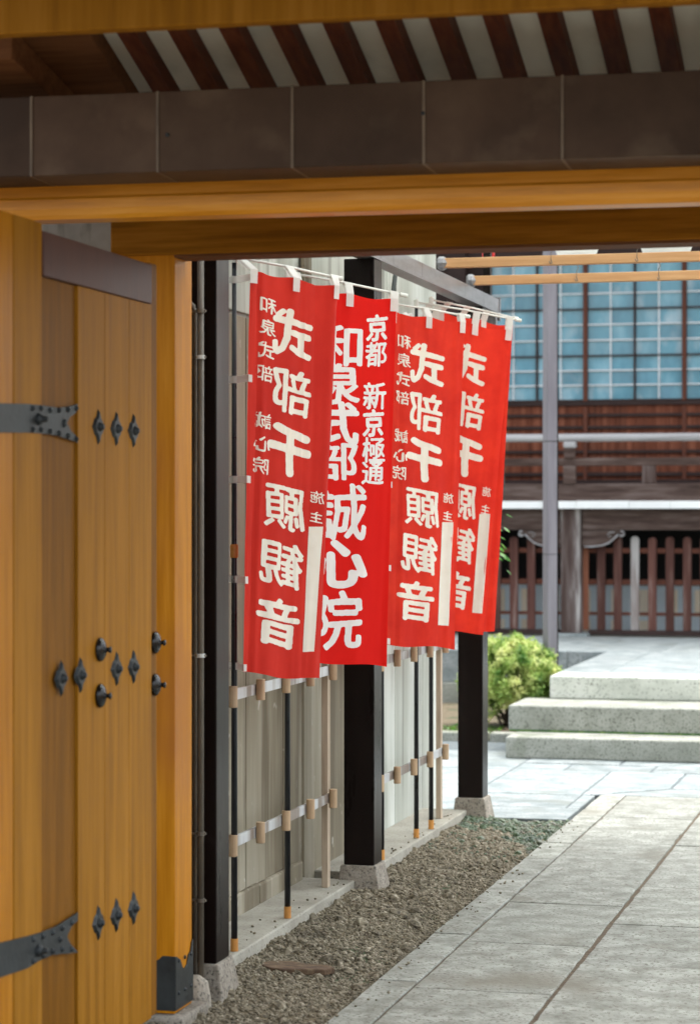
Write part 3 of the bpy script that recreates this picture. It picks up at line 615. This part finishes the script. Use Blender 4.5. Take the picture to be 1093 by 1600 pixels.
MB().hexa([(x-.75, 4.9, zr(4.9)-.01), (x-.1255, 4.9, zr(4.9)-.01), (x-.1255, 6.75, zr(6.75)-.01), (x-.75, 6.75, zr(6.75)-.01)],
          [(x-.75, 4.9, zr(4.9)+.07), (x-.1255, 4.9, zr(4.9)+.07), (x-.1255, 6.75, zr(6.75)+.07), (x-.75, 6.75, zr(6.75)+.07)]).build('gable_board', 'purlin_wood', gate, bevel=.004)
MB().hexa([(x-.8, 5.9, zr(5.9)-.10), (x-.33, 5.9, zr(5.9)-.10), (x-.21, 6.7, zr(6.7)-.06), (x-.8, 6.7, zr(6.7)-.06)],
          [(x-.8, 5.9, zr(5.9)-.012), (x-.33, 5.9, zr(5.9)-.012), (x-.21, 6.7, zr(6.7)-.012), (x-.8, 6.7, zr(6.7)-.012)]).build('gable_bracket', 'purlin_wood', gate, bevel=.004)
# purlin the rafters rest on
BX(-2.9, 1.3, 6.44, 6.56, zr(6.5)-.12, zr(6.5)+.028).build('purlin', 'purlin_wood', gate, bevel=.004)
# ridge beam at the top of the frame
e = longbeam('ridge_beam', 'hinoki', 5.95, 5.95*736/784, 1.6+748*5.95/3600, 1.6+748*5.95/3600+.11, .05)
# roof above, both slopes
MB().hexa([(-3.1, 4.9, zr(4.9)+.071), (1.4, 4.9, zr(4.9)+.071), (1.4, 6.75, zr(6.75)+.071), (-3.1, 6.75, zr(6.75)+.071)],
          [(-3.1, 4.9, zr(4.9)+.16), (1.4, 4.9, zr(4.9)+.16), (1.4, 6.75, zr(6.75)+.16), (-3.1, 6.75, zr(6.75)+.16)]).build('roof', 'roof', gate)
MB().hexa([(-3.1, 4.1, zr(4.9)+.071-.37*.8), (1.4, 4.1, zr(4.9)+.071-.37*.8), (1.4, 4.898, zr(4.9)+.071), (-3.1, 4.898, zr(4.9)+.071)],
          [(-3.1, 4.1, zr(4.9)+.16-.37*.8), (1.4, 4.1, zr(4.9)+.16-.37*.8), (1.4, 4.898, zr(4.9)+.16), (-3.1, 4.898, zr(4.9)+.16)]).build('roof', 'roof', gate)
# wall of the gate left of its post
BX(-4.2, POST_X-.19, yP1-.03, yP1+.05, -.05, 2.75).build('plaster_wall', 'grey_plaster', gate)
BX(POST_X-.62, POST_X-.19, yP0+.01, yP1-.031, zl-.03, 2.60).build('lintel_tail', 'lintel_wood', gate, bevel=.004) if False else None
# side wall carrying the leaf's pivot, near end
yN = ox(20, 800, XD).y
BX(XD-.17, XD+.004, yN-.20, yN-.004, .06, 2.352).build('gate_post', 'post_wood_glow', gate, bevel=.004)
# iron shoe at the foot of the post
def facepoly(pts, plane, c): return [Vector((c, ox(p, q, c).y, ox(p, q, c).z)) if plane == 'x' else oy(p, q, c) for p, q in pts]
shoe = MB()
zs0 = 1.6-(1500-800)/3600*7.0
yy0, yy1 = yP0, yP1
w = yy1-yy0
shoe.prism([(POST_X+.0005, yy0+w*t, z) for t, z in ((0, .07), (1, .07), (1, zs0+.022), (.93, zs0+.015), (.86, zs0-.012), (.74, zs0-.018), (.64, zs0-.045), (.5, zs0-.055), (.38, zs0-.045), (.27, zs0-.02), (.14, zs0-.012), (.07, zs0-.004), (0, zs0-.004))], (.004, 0, 0))
shoe.prism([(POST_X-.19+.19*t, yy0-.0005, z) for t, z in ((0, .07), (1.02, .07), (1.02, zs0-.002), (.80, zs0-.001), (.74, zs0-.012), (.66, zs0-.02), (.5, zs0-.05), (.34, zs0-.02), (.26, zs0-.012), (.2, zs0-.001), (0, zs0-.001))], (0, -.004, 0))
sh = shoe.build('iron_shoe', 'black_iron', gate, bevel=.001)
for t in (.15, .5, .85):
    for z in (.12, .22): MB().lathe((POST_X+.004, yy0+w*t, z), (1, 0, 0), [(.007, 0), (.005, .004), (.001, .006)], 10).build('rivet', 'iron', sh)

# open gate leaf: planks, cap, straps, studs
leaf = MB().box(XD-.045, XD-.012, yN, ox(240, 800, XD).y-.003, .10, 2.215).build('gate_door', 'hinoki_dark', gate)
def pl_y(px): return ox(px, 800, XD).y
def plank(pa, pb, zt, x1, m, name='plank'):
    return BX(XD-.012, XD+x1, pl_y(pa)+.0008, pl_y(pb)-.0008, .10, zt).build(name, m, leaf, bevel=.0015)
plank(20, 64, 2.352, .004, 'hinoki', 'stile')
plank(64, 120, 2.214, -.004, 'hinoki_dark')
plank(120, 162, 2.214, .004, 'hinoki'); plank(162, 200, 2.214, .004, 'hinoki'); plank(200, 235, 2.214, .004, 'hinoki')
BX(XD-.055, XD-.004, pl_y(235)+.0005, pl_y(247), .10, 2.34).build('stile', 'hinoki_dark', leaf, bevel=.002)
BX(XD-.06, XD+.008, pl_y(64)+.001, pl_y(234), 2.2155, 2.332).build('copper_cap', 'copper_cap', leaf, bevel=.003)
def on_leaf(pts, x=XD+.004): return [Vector((x, ox(p, q, x).y, ox(p, q, x).z)) for p, q in pts]
def strap(pts, nails, boss):
    m = MB().prism(on_leaf(pts), (.004, 0, 0))
    for p, q in nails:
        c = on_leaf([(p, q)])[0]; m.lathe(c+Vector((.004, 0, 0)), (1, 0, 0), [(.008, 0), (.007, .003), (.003, .007), (.0005, .008)], 10)
    c = on_leaf([boss])[0]; m.lathe(c+Vector((.004, 0, 0)), (1, 0, 0), [(.016, 0), (.015, .006), (.009, .013), (.007, .026), (.002, .028)], 16)
    # small spacer so that the plate clears the recessed plank
    return m.build('hinge_strap', 'iron', leaf)
strap([(-10, 630), (41, 631), (62, 633), (90, 637), (108, 635), (120.5, 631), (117, 645), (107, 652), (103, 661), (109, 673), (117, 681), (120.5, 692), (108, 687), (85, 680), (62, 677), (41, 676), (-10, 676)],
      [(49, 638), (62, 638), (76, 641), (90, 641), (104, 640), (117, 638), (49, 671), (62, 671), (76, 674), (90, 677), (104, 681), (117, 686), (98, 659), (98, 664)], (58, 655))
strap([(-10, 1475), (41, 1463), (62, 1457), (85, 1448), (105, 1436), (120.5, 1425), (120, 1438), (110, 1448), (103, 1463), (108, 1474), (120.5, 1488), (100, 1490), (80, 1492), (60, 1501), (41, 1513), (-10, 1530)],
      [(50, 1468), (65, 1463), (80, 1457), (95, 1450), (110, 1441), (50, 1502), (65, 1493), (80, 1486), (95, 1483), (110, 1483), (92, 1468)], (58, 1485))
def stud(px, py):
    x = XD+.004; c = on_leaf([(px, py)])[0]; hw = .046; hh = .050
    m = MB(); out = [(0, 1), (.16, .78), (.28, .55), (.62, .42), (.80, .2), (1, 0), (.80, -.2), (.62, -.42), (.28, -.55), (.16, -.78), (0, -1)]
    out += [(-a_, b_) for a_, b_ in out[-2:0:-1]]
    lo = [(c.x, c.y+a_*hw, c.z+b_*hh) for a_, b_ in out]; hi = [(c.x+.007, c.y+a_*hw*.75, c.z+b_*hh*.8) for a_, b_ in out]
    n = len(out); m.add(lo+hi, [tuple(range(n)), tuple(range(n, 2*n))]+[(i, (i+1) % n, n+(i+1) % n, n+i) for i in range(n)])
    m.lathe(c+Vector((.006, 0, 0)), (1, 0, 0), [(.014, 0), (.013, .004), (.009, .009), (.007, .013), (.002, .014)], 14)
    return m.build('diamond_stud', 'iron', leaf)
for p in ((153, 667), (181, 670), (208, 673), (95, 1060), (125, 1055), (181.5, 1045), (208, 1042), (153, 1442), (181, 1430), (208, 1419)): stud(*p)
def knob(c, par):
    MB().lathe(c, (1, 0, 0), [(.031, 0), (.034, .004), (.031, .010), (.021, .016), (.008, .019), (.006, .027), (.009, .030), (.009, .035), (.003, .037)], 22).build('knob', 'black_knob', par, smooth=True)
for p in ((155, 1015), (155, 1087)): knob(on_leaf([p])[0], leaf)
for p in ((241, 1004), (241, 1070)): knob(on_leaf([p], XD-.003)[0], leaf)

# drain pipes by the gate post
dp = thing('drain_pipe', (-2.44, 7.0, 0), 'brown drain pipe with clamps between gate post and nearest column', 'pipe')
xq = -2.30
def pq(px, yv): r = ray(px, 0); return r[0]/r[1]*yv
yq = 7.03
xa, xb = pq(313.5, yq), pq(304, yq+.03)
MB().tube([(xa, yq, -.02), (xa, yq, 3.0)], .0105, 14).build('pipe', 'pipe', dp, smooth=True)
MB().tube([(xb, yq+.03, -.02), (xb, yq+.03, 2.24), (xb-.004, yq+.03, 2.262), (xb-.02, yq+.03, 2.28), (xb-.06, yq+.03, 2.285)], .008, 12).build('pipe', 'pipe', dp, smooth=True)
for py in (478, 552, 1030, 1315, 1422):
    z = 1.6-(py-800)/3600*7.2
    MB().tube([(xa, yq, z-.006), (xa, yq, z+.006)], .0145, 14).build('clamp', 'pipe_grey' if py in (552, 1030) else 'pipe', dp)
    BX(xb-.02, xa+.018, yq-.004, yq+.004, z-.003, z+.003).build('clamp_arm', 'pipe', dp)
tag(MB().lathe((pq(308, 7.0)-.01, 7.0, -.03), (0, 0, 1), [(.06, 0), (.055, .08), (.045, .13), (.02, .15)], 12).build('drain_stone', 'base_stone', smooth=True), 'small pale stone at the foot of the drain pipe', 'stone')
BXw = BX(-2.60, -2.43, 7.02, 7.10, .0, 2.6).build('side_board', 'brown_steel'); tag(BXw, 'dark vertical board closing the gap behind the drain pipe', 'board')

# ================================================================== unseen canopy over the corridor, shaped to soften the light
can = thing('unseen_canopy', (-1, 10, 3.3), 'unseen canopy roof over the path, shaped to soften the light', 'canopy')
for a, b in ((6.9, 8.08), (8.12, 10.18), (10.22, 12.3)):
    for c, d in ((-2.9, -1.66), (-1.64, -.40), (-.38, .9)): BX(c, d, a, b, 3.30, 3.306).build('translucent_sheet', 'frosted_sheet', can)
for y in (8.1, 10.2, 12.2): BX(-2.3, .56, y-.03, y+.03, 3.31, 3.38).build('cross_beam', 'grey_steel', can)
BX(.50, .56, 7.3, 12.3, 3.2, 3.3).build('edge_beam', 'grey_steel', can)
for y in (7.8, 11.9): BX(.47, .60, y, y+.13, 0, 3.2).build('post', 'brown_steel', can)
BX(.51, .56, 10.3, 12.1, 2.60, 2.68).build('bracket', 'grey_steel', can); BX(.51, .55, 11.2, 11.24, 2.68, 3.2).build('bracket', 'grey_steel', can)

# two wooden hanging bars
def hang_bar(y, z, x0, hooks, lab):
    t = thing('hanging_bar', (-1, y, z), lab, 'wooden bar', 'wooden bars over the path')
    BX(x0, .56, y-.02, y+.02, z-.023, z+.023).build('bar', 'bar_wood', t, bevel=.003)
    MB().lathe((PX1-.045, y, z+.0), (1, 0, 0), [(.026, 0), (.034, .01), (.034, .03), (.02, .05)], 10).build('bracket', 'grey_steel', t)
    for px in hooks:
        r = ray(px, 0); x = r[0]/r[1]*(y-.03)
        MB().tube([(x, y-.028, z+.07), (x+.008, y-.028, z+.05), (x, y-.03, z+.03), (x, y-.032, z-.0), (x+.006, y-.036, z-.016), (x, y-.045, z-.020), (x-.007, y-.04, z-.008)], .0022, 8).build('hook', 'pipe', t, smooth=True)
hang_bar(10.75, 2.785, PX1-.02, (860, 994), 'nearer of the two pale wooden bars, the upper one in view')
hang_bar(11.45, 2.770, PX1-.02, (900, 1028), 'farther of the two pale wooden bars, the lower one in view')
# lanterns
def lantern(px, py, d, r, m, name, lab, group=None):
    p = at(px, py, d); t = thing(name, p, lab, 'lantern', group)
    prof = [(r*.70, 0), (r*.80, r*.25), (r*.92, r*.6), (r, r*1.1), (r, r*1.8), (r*.85, r*2.2)]
    if m == 'red_paper': prof = [(r*.55, 0), (r*.9, r*.3), (r, r*.9), (r*.9, r*1.5), (r*.5, r*1.9)]
    MB().lathe(p, (0, 0, 1), prof, 28).build('shade', m, t, smooth=True)
    MB().lathe(p+Vector((0, 0, prof[-1][1])), (0, 0, 1), [(r*.4, 0), (r*.4, .015), (.004, .017), (.004, 3.298-p.z-prof[-1][1])], 14).build('hanger', 'wire', t)
lantern(900, 402, 12.2, .14, 'paper', 'white_lantern', 'white lantern whose underside shows left of the other one', 'white lanterns')
lantern(1040, 398, 12.15, .17, 'paper', 'white_lantern', 'white lantern at the right edge under the gate lintel', 'white lanterns')
lantern(762.5, 407, 12.25, .034, 'red_paper', 'red_lantern', 'tiny red lantern peeking out under the gate lintel')

# ================================================================== STEPS, terrace
def stepthing(y0, y1, x0, x1, z0, z1, xs_, lab):
    t = thing('stone_step', ((x0+x1)/2, y0, z0), lab, 'step', 'granite steps to the temple')
    xx = [x0]+xs_+[x1]
    for a, b in zip(xx, xx[1:]): BX(a+.001, b-.001, y0, y1, z0, z1).build('step_stone', 'granite_step', t, bevel=.012, seg=3)
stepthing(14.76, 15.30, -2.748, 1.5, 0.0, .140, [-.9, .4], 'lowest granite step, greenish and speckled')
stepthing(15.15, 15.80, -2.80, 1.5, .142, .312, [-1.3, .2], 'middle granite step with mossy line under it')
BX(-2.79, 1.5, 15.135, 15.149, .1405, .150).build('moss_line', 'leaf_green') and tag(bpy.context.scene.objects['moss_line'], 'thin strip of green moss along the joint under the middle step', 'moss', kind='stuff')
pf = BX(-2.60, 1.5, 15.80, 20.4, .0, .455).build('terrace', 'granite_step'); struct(pf)
BX(-9, -2.61, 18.60, 20.4, -.05, .455).build('terrace_side', 'granite_step', pf)
BX(-9, 3, 20.41, 24, .0, .455).build('terrace_back', 'granite_step', pf)
def T(x0, x1, y0, y1, z0=.3, z1=.47, m='granite_pale', bev=.008): return BX(x0+.002, x1-.002, y0+.002, y1-.002, z0, z1+random.uniform(-.001, .001)).build('paving_stone', m, pf, bevel=bev)
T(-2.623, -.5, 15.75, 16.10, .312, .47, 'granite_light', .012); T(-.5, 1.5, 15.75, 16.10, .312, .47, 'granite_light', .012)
for a, b in ((16.1, 17.2), (17.2, 18.1), (18.1, 18.59)):
    T(-2.63, -2.28, a, b, .1); 
for a, b in ((16.1, 16.9), (16.9, 17.9), (17.9, 18.59)):
    T(-2.28, -1.2, a, b); T(-1.2, 0, a, b); T(0, 1.5, a, b)
for x0, x1 in ((-6, -4.6), (-4.6, -3.7), (-3.7, -2.95), (-2.95, -2.2), (-2.2, -1.3), (-1.3, 0), (0, 1.5)):
    T(x0, x1, 18.59, 19.0, .2); T(x0, x1, 19.0, 19.9)
    T(x0+.2, x1+.2, 19.9, 20.75)
for x0, x1 in ((-6, -4.5), (-4.5, -3.25), (-3.25, -2.635)):
    BX(x0+.003, x1-.003, 18.575, 18.70, -.03, .198).build('face_stone', 'granite_step', pf, bevel=.01)
# planting bed
bedo = BX(-6, -2.83, 15.95, 18.58, -.05, .03).build('planting_bed', 'bed'); struct(bedo)
for i, (x0, x1) in enumerate(((-3.55, -3.06), (-4.3, -3.56), (-3.05, -2.85))):
    tag(BX(x0, x1-.01, 15.80, 15.92, -.03, .06).build('edging_stone', 'granite_step', bevel=.012, seg=3), ['rough edging stone in front of the round bush', 'edging stone left of the bush behind the far column', 'short edging stone next to the lowest step'][i], 'edging stone', 'edging stones of the planting bed')

# metal pole
t = thing('metal_pole', (-2.79, 16.85, .0), 'tall grey square metal pole standing beside the steps', 'pole')
rp = at(857, 900, 17.0)
pc = Vector((-2.803, 16.85, 0)); ra = AY+math.radians(24)
def rot_box(w, d, z0, z1, off=(0, 0)):
    ex = Vector((math.cos(ra), math.sin(ra), 0)); ey = Vector((-math.sin(ra), math.cos(ra), 0)); c0 = pc+ex*off[0]+ey*off[1]
    q = [c0-ex*w-ey*d, c0+ex*w-ey*d, c0+ex*w+ey*d, c0-ex*w+ey*d]
    return MB().hexa([p+Vector((0, 0, z0)) for p in q], [p+Vector((0, 0, z1)) for p in q])
rot_box(.040, .040, .02, 5.2).build('shaft', 'post_steel', t, bevel=.005)
rot_box(.008, .030, .02, 5.2, (.0495, .004)).build('dark_strip', 'brown_steel', t, bevel=.002)  # narrow dark strip along the pole's right side
rot_box(.0405, .0405, 2.118, 2.124).build('joint', 'brown_steel', t); rot_box(.0405, .0405, 1.286, 1.290).build('joint', 'brown_steel', t)
BX(-2.88, -2.73, 16.74, 16.90, .0, .04).build('base_plate', 'post_steel', t)

# ---- bush
def bush(c, rx, ry, rz, n, label):
    t = thing('round_bush', (c[0], c[1], .02), label, 'bush')
    m = MB(); C = Vector(c)
    clumps = []
    for i in range(330):
        z = random.uniform(-.75, 1); th = random.uniform(0, 6.283); r = math.sqrt(max(0, 1-z*z)); k = random.uniform(.80, 1.0) if i < 230 else random.uniform(.5, .8)
        if z < -.35 and random.random() < .5: continue
        clumps.append(Vector((r*math.cos(th)*rx*k, r*math.sin(th)*ry*k, z*rz*k)))
    for i in range(n):
        cc = random.choice(clumps); q = Vector((random.gauss(0, 1), random.gauss(0, 1), random.gauss(0, .8))).normalized()*random.uniform(.02, .062)
        p = C+cc+q; s = random.uniform(.011, .021)
        nrm = (q.normalized()*.6+Vector((0, 0, .6))+Vector((random.gauss(0, .5), random.gauss(0, .5), random.gauss(0, .4)))).normalized()
        a_ = nrm.orthogonal().normalized(); a_ = Matrix.Rotation(random.uniform(0, 6.28), 3, nrm) @ a_; b_ = nrm.cross(a_)
        m.add([p-a_*s, p+b_*s*.42-nrm*s*.15, p+a_*s, p-b_*s*.42-nrm*s*.15], [(0, 1, 2, 3)])
    o = m.build('foliage', 'leaf', t); o['kind'] = 'stuff'
    for i in range(16):
        th = random.uniform(0, 6.283); e_ = C+Vector((math.cos(th)*rx*.75, math.sin(th)*ry*.75, random.uniform(-.3, .5)*rz))
        b0 = Vector((c[0]+random.uniform(-.06, .06), c[1]+random.uniform(-.06, .06), .0)); mid = (b0+e_)/2+Vector((random.uniform(-.05, .05), random.uniform(-.05, .05), -.02))
        MB().tube([b0, mid, e_], [.011, .007, .003], 6).build('stem', 'stem', t)
cb_ = at(797, 1050, 16.9)
bush((cb_.x, cb_.y, .365), .365, .36, .315, 30000, 'round yellow-green clipped bush beside the steps')
def leaf_strew(n, xr, yr, z, s0, name, m, lab, cat):
    k = MB()
    for i in range(n):
        p = Vector((random.uniform(*xr), random.uniform(*yr), z+random.uniform(0, .02))); s = s0*random.uniform(.6, 1.3); th = random.uniform(0, 6.28)
        a_ = Vector((math.cos(th), math.sin(th), random.uniform(-.5, .9)))*s; b_ = Vector((-math.sin(th), math.cos(th), random.uniform(-.3, .5)))*s*.5
        k.add([p-a_, p+b_, p+a_, p-b_], [(0, 1, 2, 3)])
    tag(k.build(name, m), lab, cat, kind='stuff')
leaf_strew(260, (-3.7, -3.05), (15.95, 16.5), .035, .02, 'ground_cover', 'leaf_green', 'low green weeds on the soil in front of the bush', 'weeds')
leaf_strew(60, (-3.7, -2.95), (15.95, 16.4), .035, .022, 'fallen_leaves', 'rust', 'brown fallen leaves under the bush', 'leaves')
# ---- slim sapling whose leaves show past the last banner
sp = at(770, 900, 14.2); t = thing('sapling', (sp.x-.05, sp.y, 0), 'slender green sapling with leaves showing beside the last banner', 'sapling')
B0 = Vector((sp.x-.05, sp.y, 0))
MB().tube([B0, B0+Vector((.01, 0, .6)), B0+Vector((0, .02, 1.1)), B0+Vector((.02, 0, 1.62))], [.012, .010, .008, .004], 8).build('trunk', 'stem', t, smooth=True)
for i in range(46):
    th = random.uniform(-1.2, 4.3); z = random.uniform(1.28, 1.62); p = B0+Vector((.01, 0, z)); l = random.uniform(.05, .14)
    d_ = Vector((math.cos(th), math.sin(th), random.uniform(-.4, .3))).normalized(); q = p+d_*l; s = random.uniform(.045, .065)
    dd = (d_+Vector((0, 0, -.7))).normalized(); w_ = dd.cross(Vector((0, 0, 1))).normalized()*s*.28; u__ = w_.cross(dd).normalized()*s*.08
    MB().add([q, q+dd*s*.3+w_, q+dd*s*.7+w_*.8, q+dd*s, q+dd*s*.7-w_*.8, q+dd*s*.3-w_, q+dd*s*.3+u__, q+dd*s*.7+u__],
             [(0, 1, 6), (1, 2, 7, 6), (2, 3, 7), (3, 4, 7), (4, 5, 6, 7), (5, 0, 6)]).build('leaf', 'leaf_green', t)
    if i % 4 == 0: MB().tube([p, q], .0025, 5).build('twig', 'stem', t)

# ================================================================== TEMPLE
TX0, TX1 = -7.0, 1.0
tm = thing('temple_building', (-3, 21.4, .47), 'dark wooden temple hall with blue-green latticed windows', 'temple')
YF = 20.93; YW = 21.9
def TB(name, m, *b, bev=0, par=None): return BX(*b).build(name, m, par or tm, bevel=bev)
for x in (-5.25, -3.383, -1.5): TB('pillar', 't_pillar', x, x+.183, YF, YF+.18, .49, 1.628, bev=.008); TB('pillar_base', 'granite_pale', x-.06, x+.25, YF-.05, YF+.24, .44, .49, bev=.01)
for x0, x1 in ((TX0, -5.26), (-5.06, -3.39), (-3.19, -1.51), (-1.31, TX1)): TB('tie_beam', 't_weather', x0, x1, YF+.03, YF+.15, 1.436, 1.627, bev=.006)
x = TX0
while x < TX1:
    w = random.uniform(.32, .5); TB('floor_board_end', 't_white', x+.002, min(x+w, TX1)-.001, YF-.12, YF+.4, 1.631, 1.700+random.uniform(-.003, .002), bev=.003); x += w
for x0, x1 in ((TX0, -4.1), (-4.098, -2.0), (-1.998, TX1)): TB('bottom_rail', 't_weather', x0, x1, YF-.04, YF+.06, 1.706, 1.858, bev=.008)
TB('middle_rail', 't_weather', TX0, TX1, YF-.01, YF+.05, 2.022, 2.094, bev=.006)
MB().tube([(TX0, YF+.02, 2.28), (-4, YF+.02, 2.281), (-2.6, YF+.02, 2.279), (TX1, YF+.02, 2.28)], .036, 16).build('handrail', 't_grey', tm, smooth=True)
xr = oy(890, 700, YF).x
for x in (xr-2.05, xr, xr+2.05):
    TB('rail_post', 't_weather', x-.058, x+.058, YF-.055, YF-.012, 1.858, 2.021, bev=.006); TB('rail_post', 't_weather', x-.052, x+.052, YF-.05, YF-.0115, 2.095, 2.185, bev=.006)
    TB('post_cap', 't_grey', x-.056, x+.056, YF-.055, YF+.05, 2.188, 2.243, bev=.01)
    TB('rail_post', 't_weather', x-.05, x+.05, YF-.011, YF+.04, 1.859, 2.0215)
for x in (oy(1013, 700, YF).x, oy(1013, 700, YF).x-1.4): TB('rail_post', 't_pillar', x-.062, x+.062, YF-.012, YF+.04, 1.859, 2.0215, bev=.006)
TB('floor', 't_dark', TX0, TX1, YF+.41, YW+.2, 1.62, 1.70)
# wall with planks and battens
x = TX0
while x < TX1:
    w = random.choice((.085, .1, .12, .135)); TB('plank', 't_brown', x+.001, x+w-.001, YW+random.uniform(.02, .026), YW+.06, 1.70, 2.655); x += w
def pz(py): return oy(900, py, YW).z
for py, h in ((631, .035), (649, .03), (668, .03), (706, .03), (741, .035)): z = pz(py); TB('batten', 't_dark', TX0, TX1, YW-.01, YW+.019, z-h/2, z+h/2, bev=.003)
TB('sill_beam', 't_dark', TX0, TX1, YW-.03, YW+.018, pz(757)-.05, pz(757)+.045)
# windows
mull = [-4.24+.94*i for i in range(-1, 6)]
for x in mull: TB('mullion', 't_mullion', x-.021, x+.021, YW-.02, YW+.06, 2.656, 4.02, bev=.003); TB('mullion', 't_mullion', x-.019, x+.019, YW-.018, YW+.0185, 1.88, 2.60, bev=.003)
rows = [2.672, 3.093, 3.540, 3.985]
for k_, x in enumerate(mull[1:-1]):
    x0, x1 = x+.0215, x+.94-.0215; xm = (x0+x1)/2
    f = MB(); f.box(x0, x1, YW+.0, YW+.05, 2.656, 2.676); f.box(x0, x1, YW+.0, YW+.05, 3.98, 4.02)
    f.box(xm-.010, xm+.010, YW+.0005, YW+.0505, 2.6765, 3.9795)
    for z in rows[1:3]: f.box(x0, xm-.0105, YW+.001, YW+.04, z-.007, z+.007); f.box(xm+.0105, x1, YW+.001, YW+.04, z-.007, z+.007)
    win = f.build('window', 't_dark', tm)
    w = MB()
    for xa_, xb_ in ((x0, xm-.0105), (xm+.0105, x1)):
        xc = (xa_+xb_)/2
        for z0_, z1_ in zip(rows, rows[1:]):
            w.box(xc-.0065, xc+.0065, YW+.006, YW+.03, z0_+.0075, z1_-.0075)
            for q in (1, 2):
                z = z0_+(z1_-z0_)*q/3
                w.box(xa_+.0005, xc-.0078, YW+.0075, YW+.03, z-.0065, z+.0065); w.box(xc+.0078, xb_-.0005, YW+.0075, YW+.03, z-.0065, z+.0065)
                for sx in ((xa_, xc), (xc, xb_)): pass
            for sx in ((xa_, xc-.0078), (xc+.0078, xb_)):
                for q in range(3):
                    za, zb_ = z0_+(z1_-z0_)*q/3, z0_+(z1_-z0_)*(q+1)/3
                    pn = BX(sx[0]-.004, sx[1]+.004, YW+.033, YW+.036, za-.004, zb_+.004).build('pane', 'glass', win); pn.rotation_euler = (random.gauss(0, .006), 0, random.gauss(0, .006))
    w.build('muntin', 'muntin', win)
TB('back_wall', 't_dark', TX0, TX1, YW+.061, YW+.2, 1.70, 5.2)
TB('wall_board', 't_dark', TX0, mull[0]-.025, YW+.0, YW+.06, 2.66, 4.02)
TB('head_beam', 't_dark', TX0, TX1, YW-.06, YW+.06, 4.025, 4.35, bev=.01)
TB('corner_pillar', 't_dark', -4.62, -4.44, YW-.14, YW-.021, 1.86, 4.6, bev=.01)
TB('eaves', 't_dark', TX0-1, TX1+1, 21.0, YW+1.6, 4.75, 4.85)
MB().hexa([(TX0-1, 20.8, 4.86), (TX1+1, 20.8, 4.86), (TX1+1, 24, 4.86), (TX0-1, 24, 4.86)], [(TX0-1, 20.8, 4.95), (TX1+1, 20.8, 4.95), (TX1+1, 24, 7.2), (TX0-1, 24, 7.2)]).build('roof', 'roof', tm)
# under-floor: dark void, blue boards with cream sheets
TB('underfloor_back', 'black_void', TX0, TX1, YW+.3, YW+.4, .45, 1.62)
TB('low_wall', 'blue_panel', TX0, TX1, YW-.22, YW-.18, .45, .93)
x = -5.0
while x < -.5:
    TB('cream_sheet', 'cream_panel', x, x+.10, YW-.232, YW-.221, .62, .87); TB('cream_sheet', 'cream_panel', x, x+.10, YW-.232, YW-.221, .47, .58) if random.random() < .7 else None
    x += random.choice((.23, .26, .30))
TB('low_batten', 't_dark', TX0, TX1, YW-.26, YW-.235, .915, .945)
# carved brackets beside the pillar
def carved(sx, par):
    px_ = -3.383-.005 if sx < 0 else -3.2+.005
    o = [(0, 0), (.36, 0), (.385, -.012), (.395, -.035), (.38, -.055), (.355, -.056), (.345, -.042), (.352, -.03), (.335, -.03), (.315, -.055), (.27, -.105), (.20, -.135), (.12, -.15), (0, -.155)]
    m = MB().prism([(px_+sx*a_, YF+.05, 1.433+b_) for a_, b_ in o], (0, .07, 0)); c_ = m.build('carved_bracket', 't_weather', par, bevel=.004)
    e_ = [(.36, -.006), (.383, -.016), (.391, -.035), (.378, -.05), (.357, -.051), (.350, -.041)]
    MB().tube([(px_+sx*a_, YF+.045, 1.433+b_) for a_, b_ in e_], .009, 8).build('curl', 't_grey', c_, smooth=True)
    e_ = [(.335, -.038), (.30, -.072), (.25, -.115), (.19, -.138), (.10, -.15), (.02, -.152)]
    MB().tube([(px_+sx*a_, YF+.045, 1.433+b_) for a_, b_ in e_], .007, 8).build('curl', 't_grey', c_, smooth=True)
    e_ = [(.30, -.02), (.26, -.018), (.235, -.04), (.25, -.06), (.27, -.05)]
    MB().tube([(px_+sx*a_, YF+.045, 1.433+b_) for a_, b_ in e_], .004, 8).build('curl', 't_grey', c_, smooth=True)
carved(-1, tm); carved(1, tm)

# ---- picket fence under the floor
YP = 21.10
def fence(x0, x1, picks, lab):
    t = thing('picket_fence', ((x0+x1)/2, YP, .49), lab, 'fence', 'picket fences under the temple floor')
    for z, h in ((1.245, .045), (.955, .05), (.665, .03)): BX(x0, x1, YP+.021, YP+.05, z-h/2, z+h/2).build('rail', 't_mullion', t, bevel=.003)
    BX(x0, x1, YP-.03, YP+.06, .47, .515).build('ground_sill', 't_dark', t, bevel=.004)
    for i, x in enumerate(picks):
        m = 'picket'
        if abs(x-PK[0]) < .01: m = 'picket_orange'
        if len(PK) > 3 and abs(x-PK[3]) < .01: m = 'picket_bleached'
        h = random.uniform(-.008, .008); r = .038
        MB().prism([(x-r, YP-.018, .516), (x+r, YP-.018, .516), (x+r, YP-.018, 1.345+h), (x+r*.7, YP-.018, 1.365+h), (x, YP-.018, 1.374+h), (x-r*.7, YP-.018, 1.365+h), (x-r, YP-.018, 1.345+h)], (0, .038, 0)).build('picket', m, t, bevel=.004)
PK = [oy(740+c_/3.416, 900, YP).x for c_ in (588, 678, 766, 858, 951, 1044)]
PK += [PK[-1]+.157*i for i in range(1, 8)]
PL = [oy(740+c_/3.416, 900, YP).x for c_ in (420, 305, 213, 120)]
PL += [PL[-1]-.16*i for i in range(1, 8)]
fence(-3.15, -1.55, [x for x in PK if x < -1.57], 'brown picket fence right of the temple pillar, one picket bleached')
fence(-5.2, -3.40, [x for x in PL if x > -5.18], 'brown picket fence left of the temple pillar, partly behind the metal pole')

for o in SC.objects:
    if '_w' in o: del o['_w']
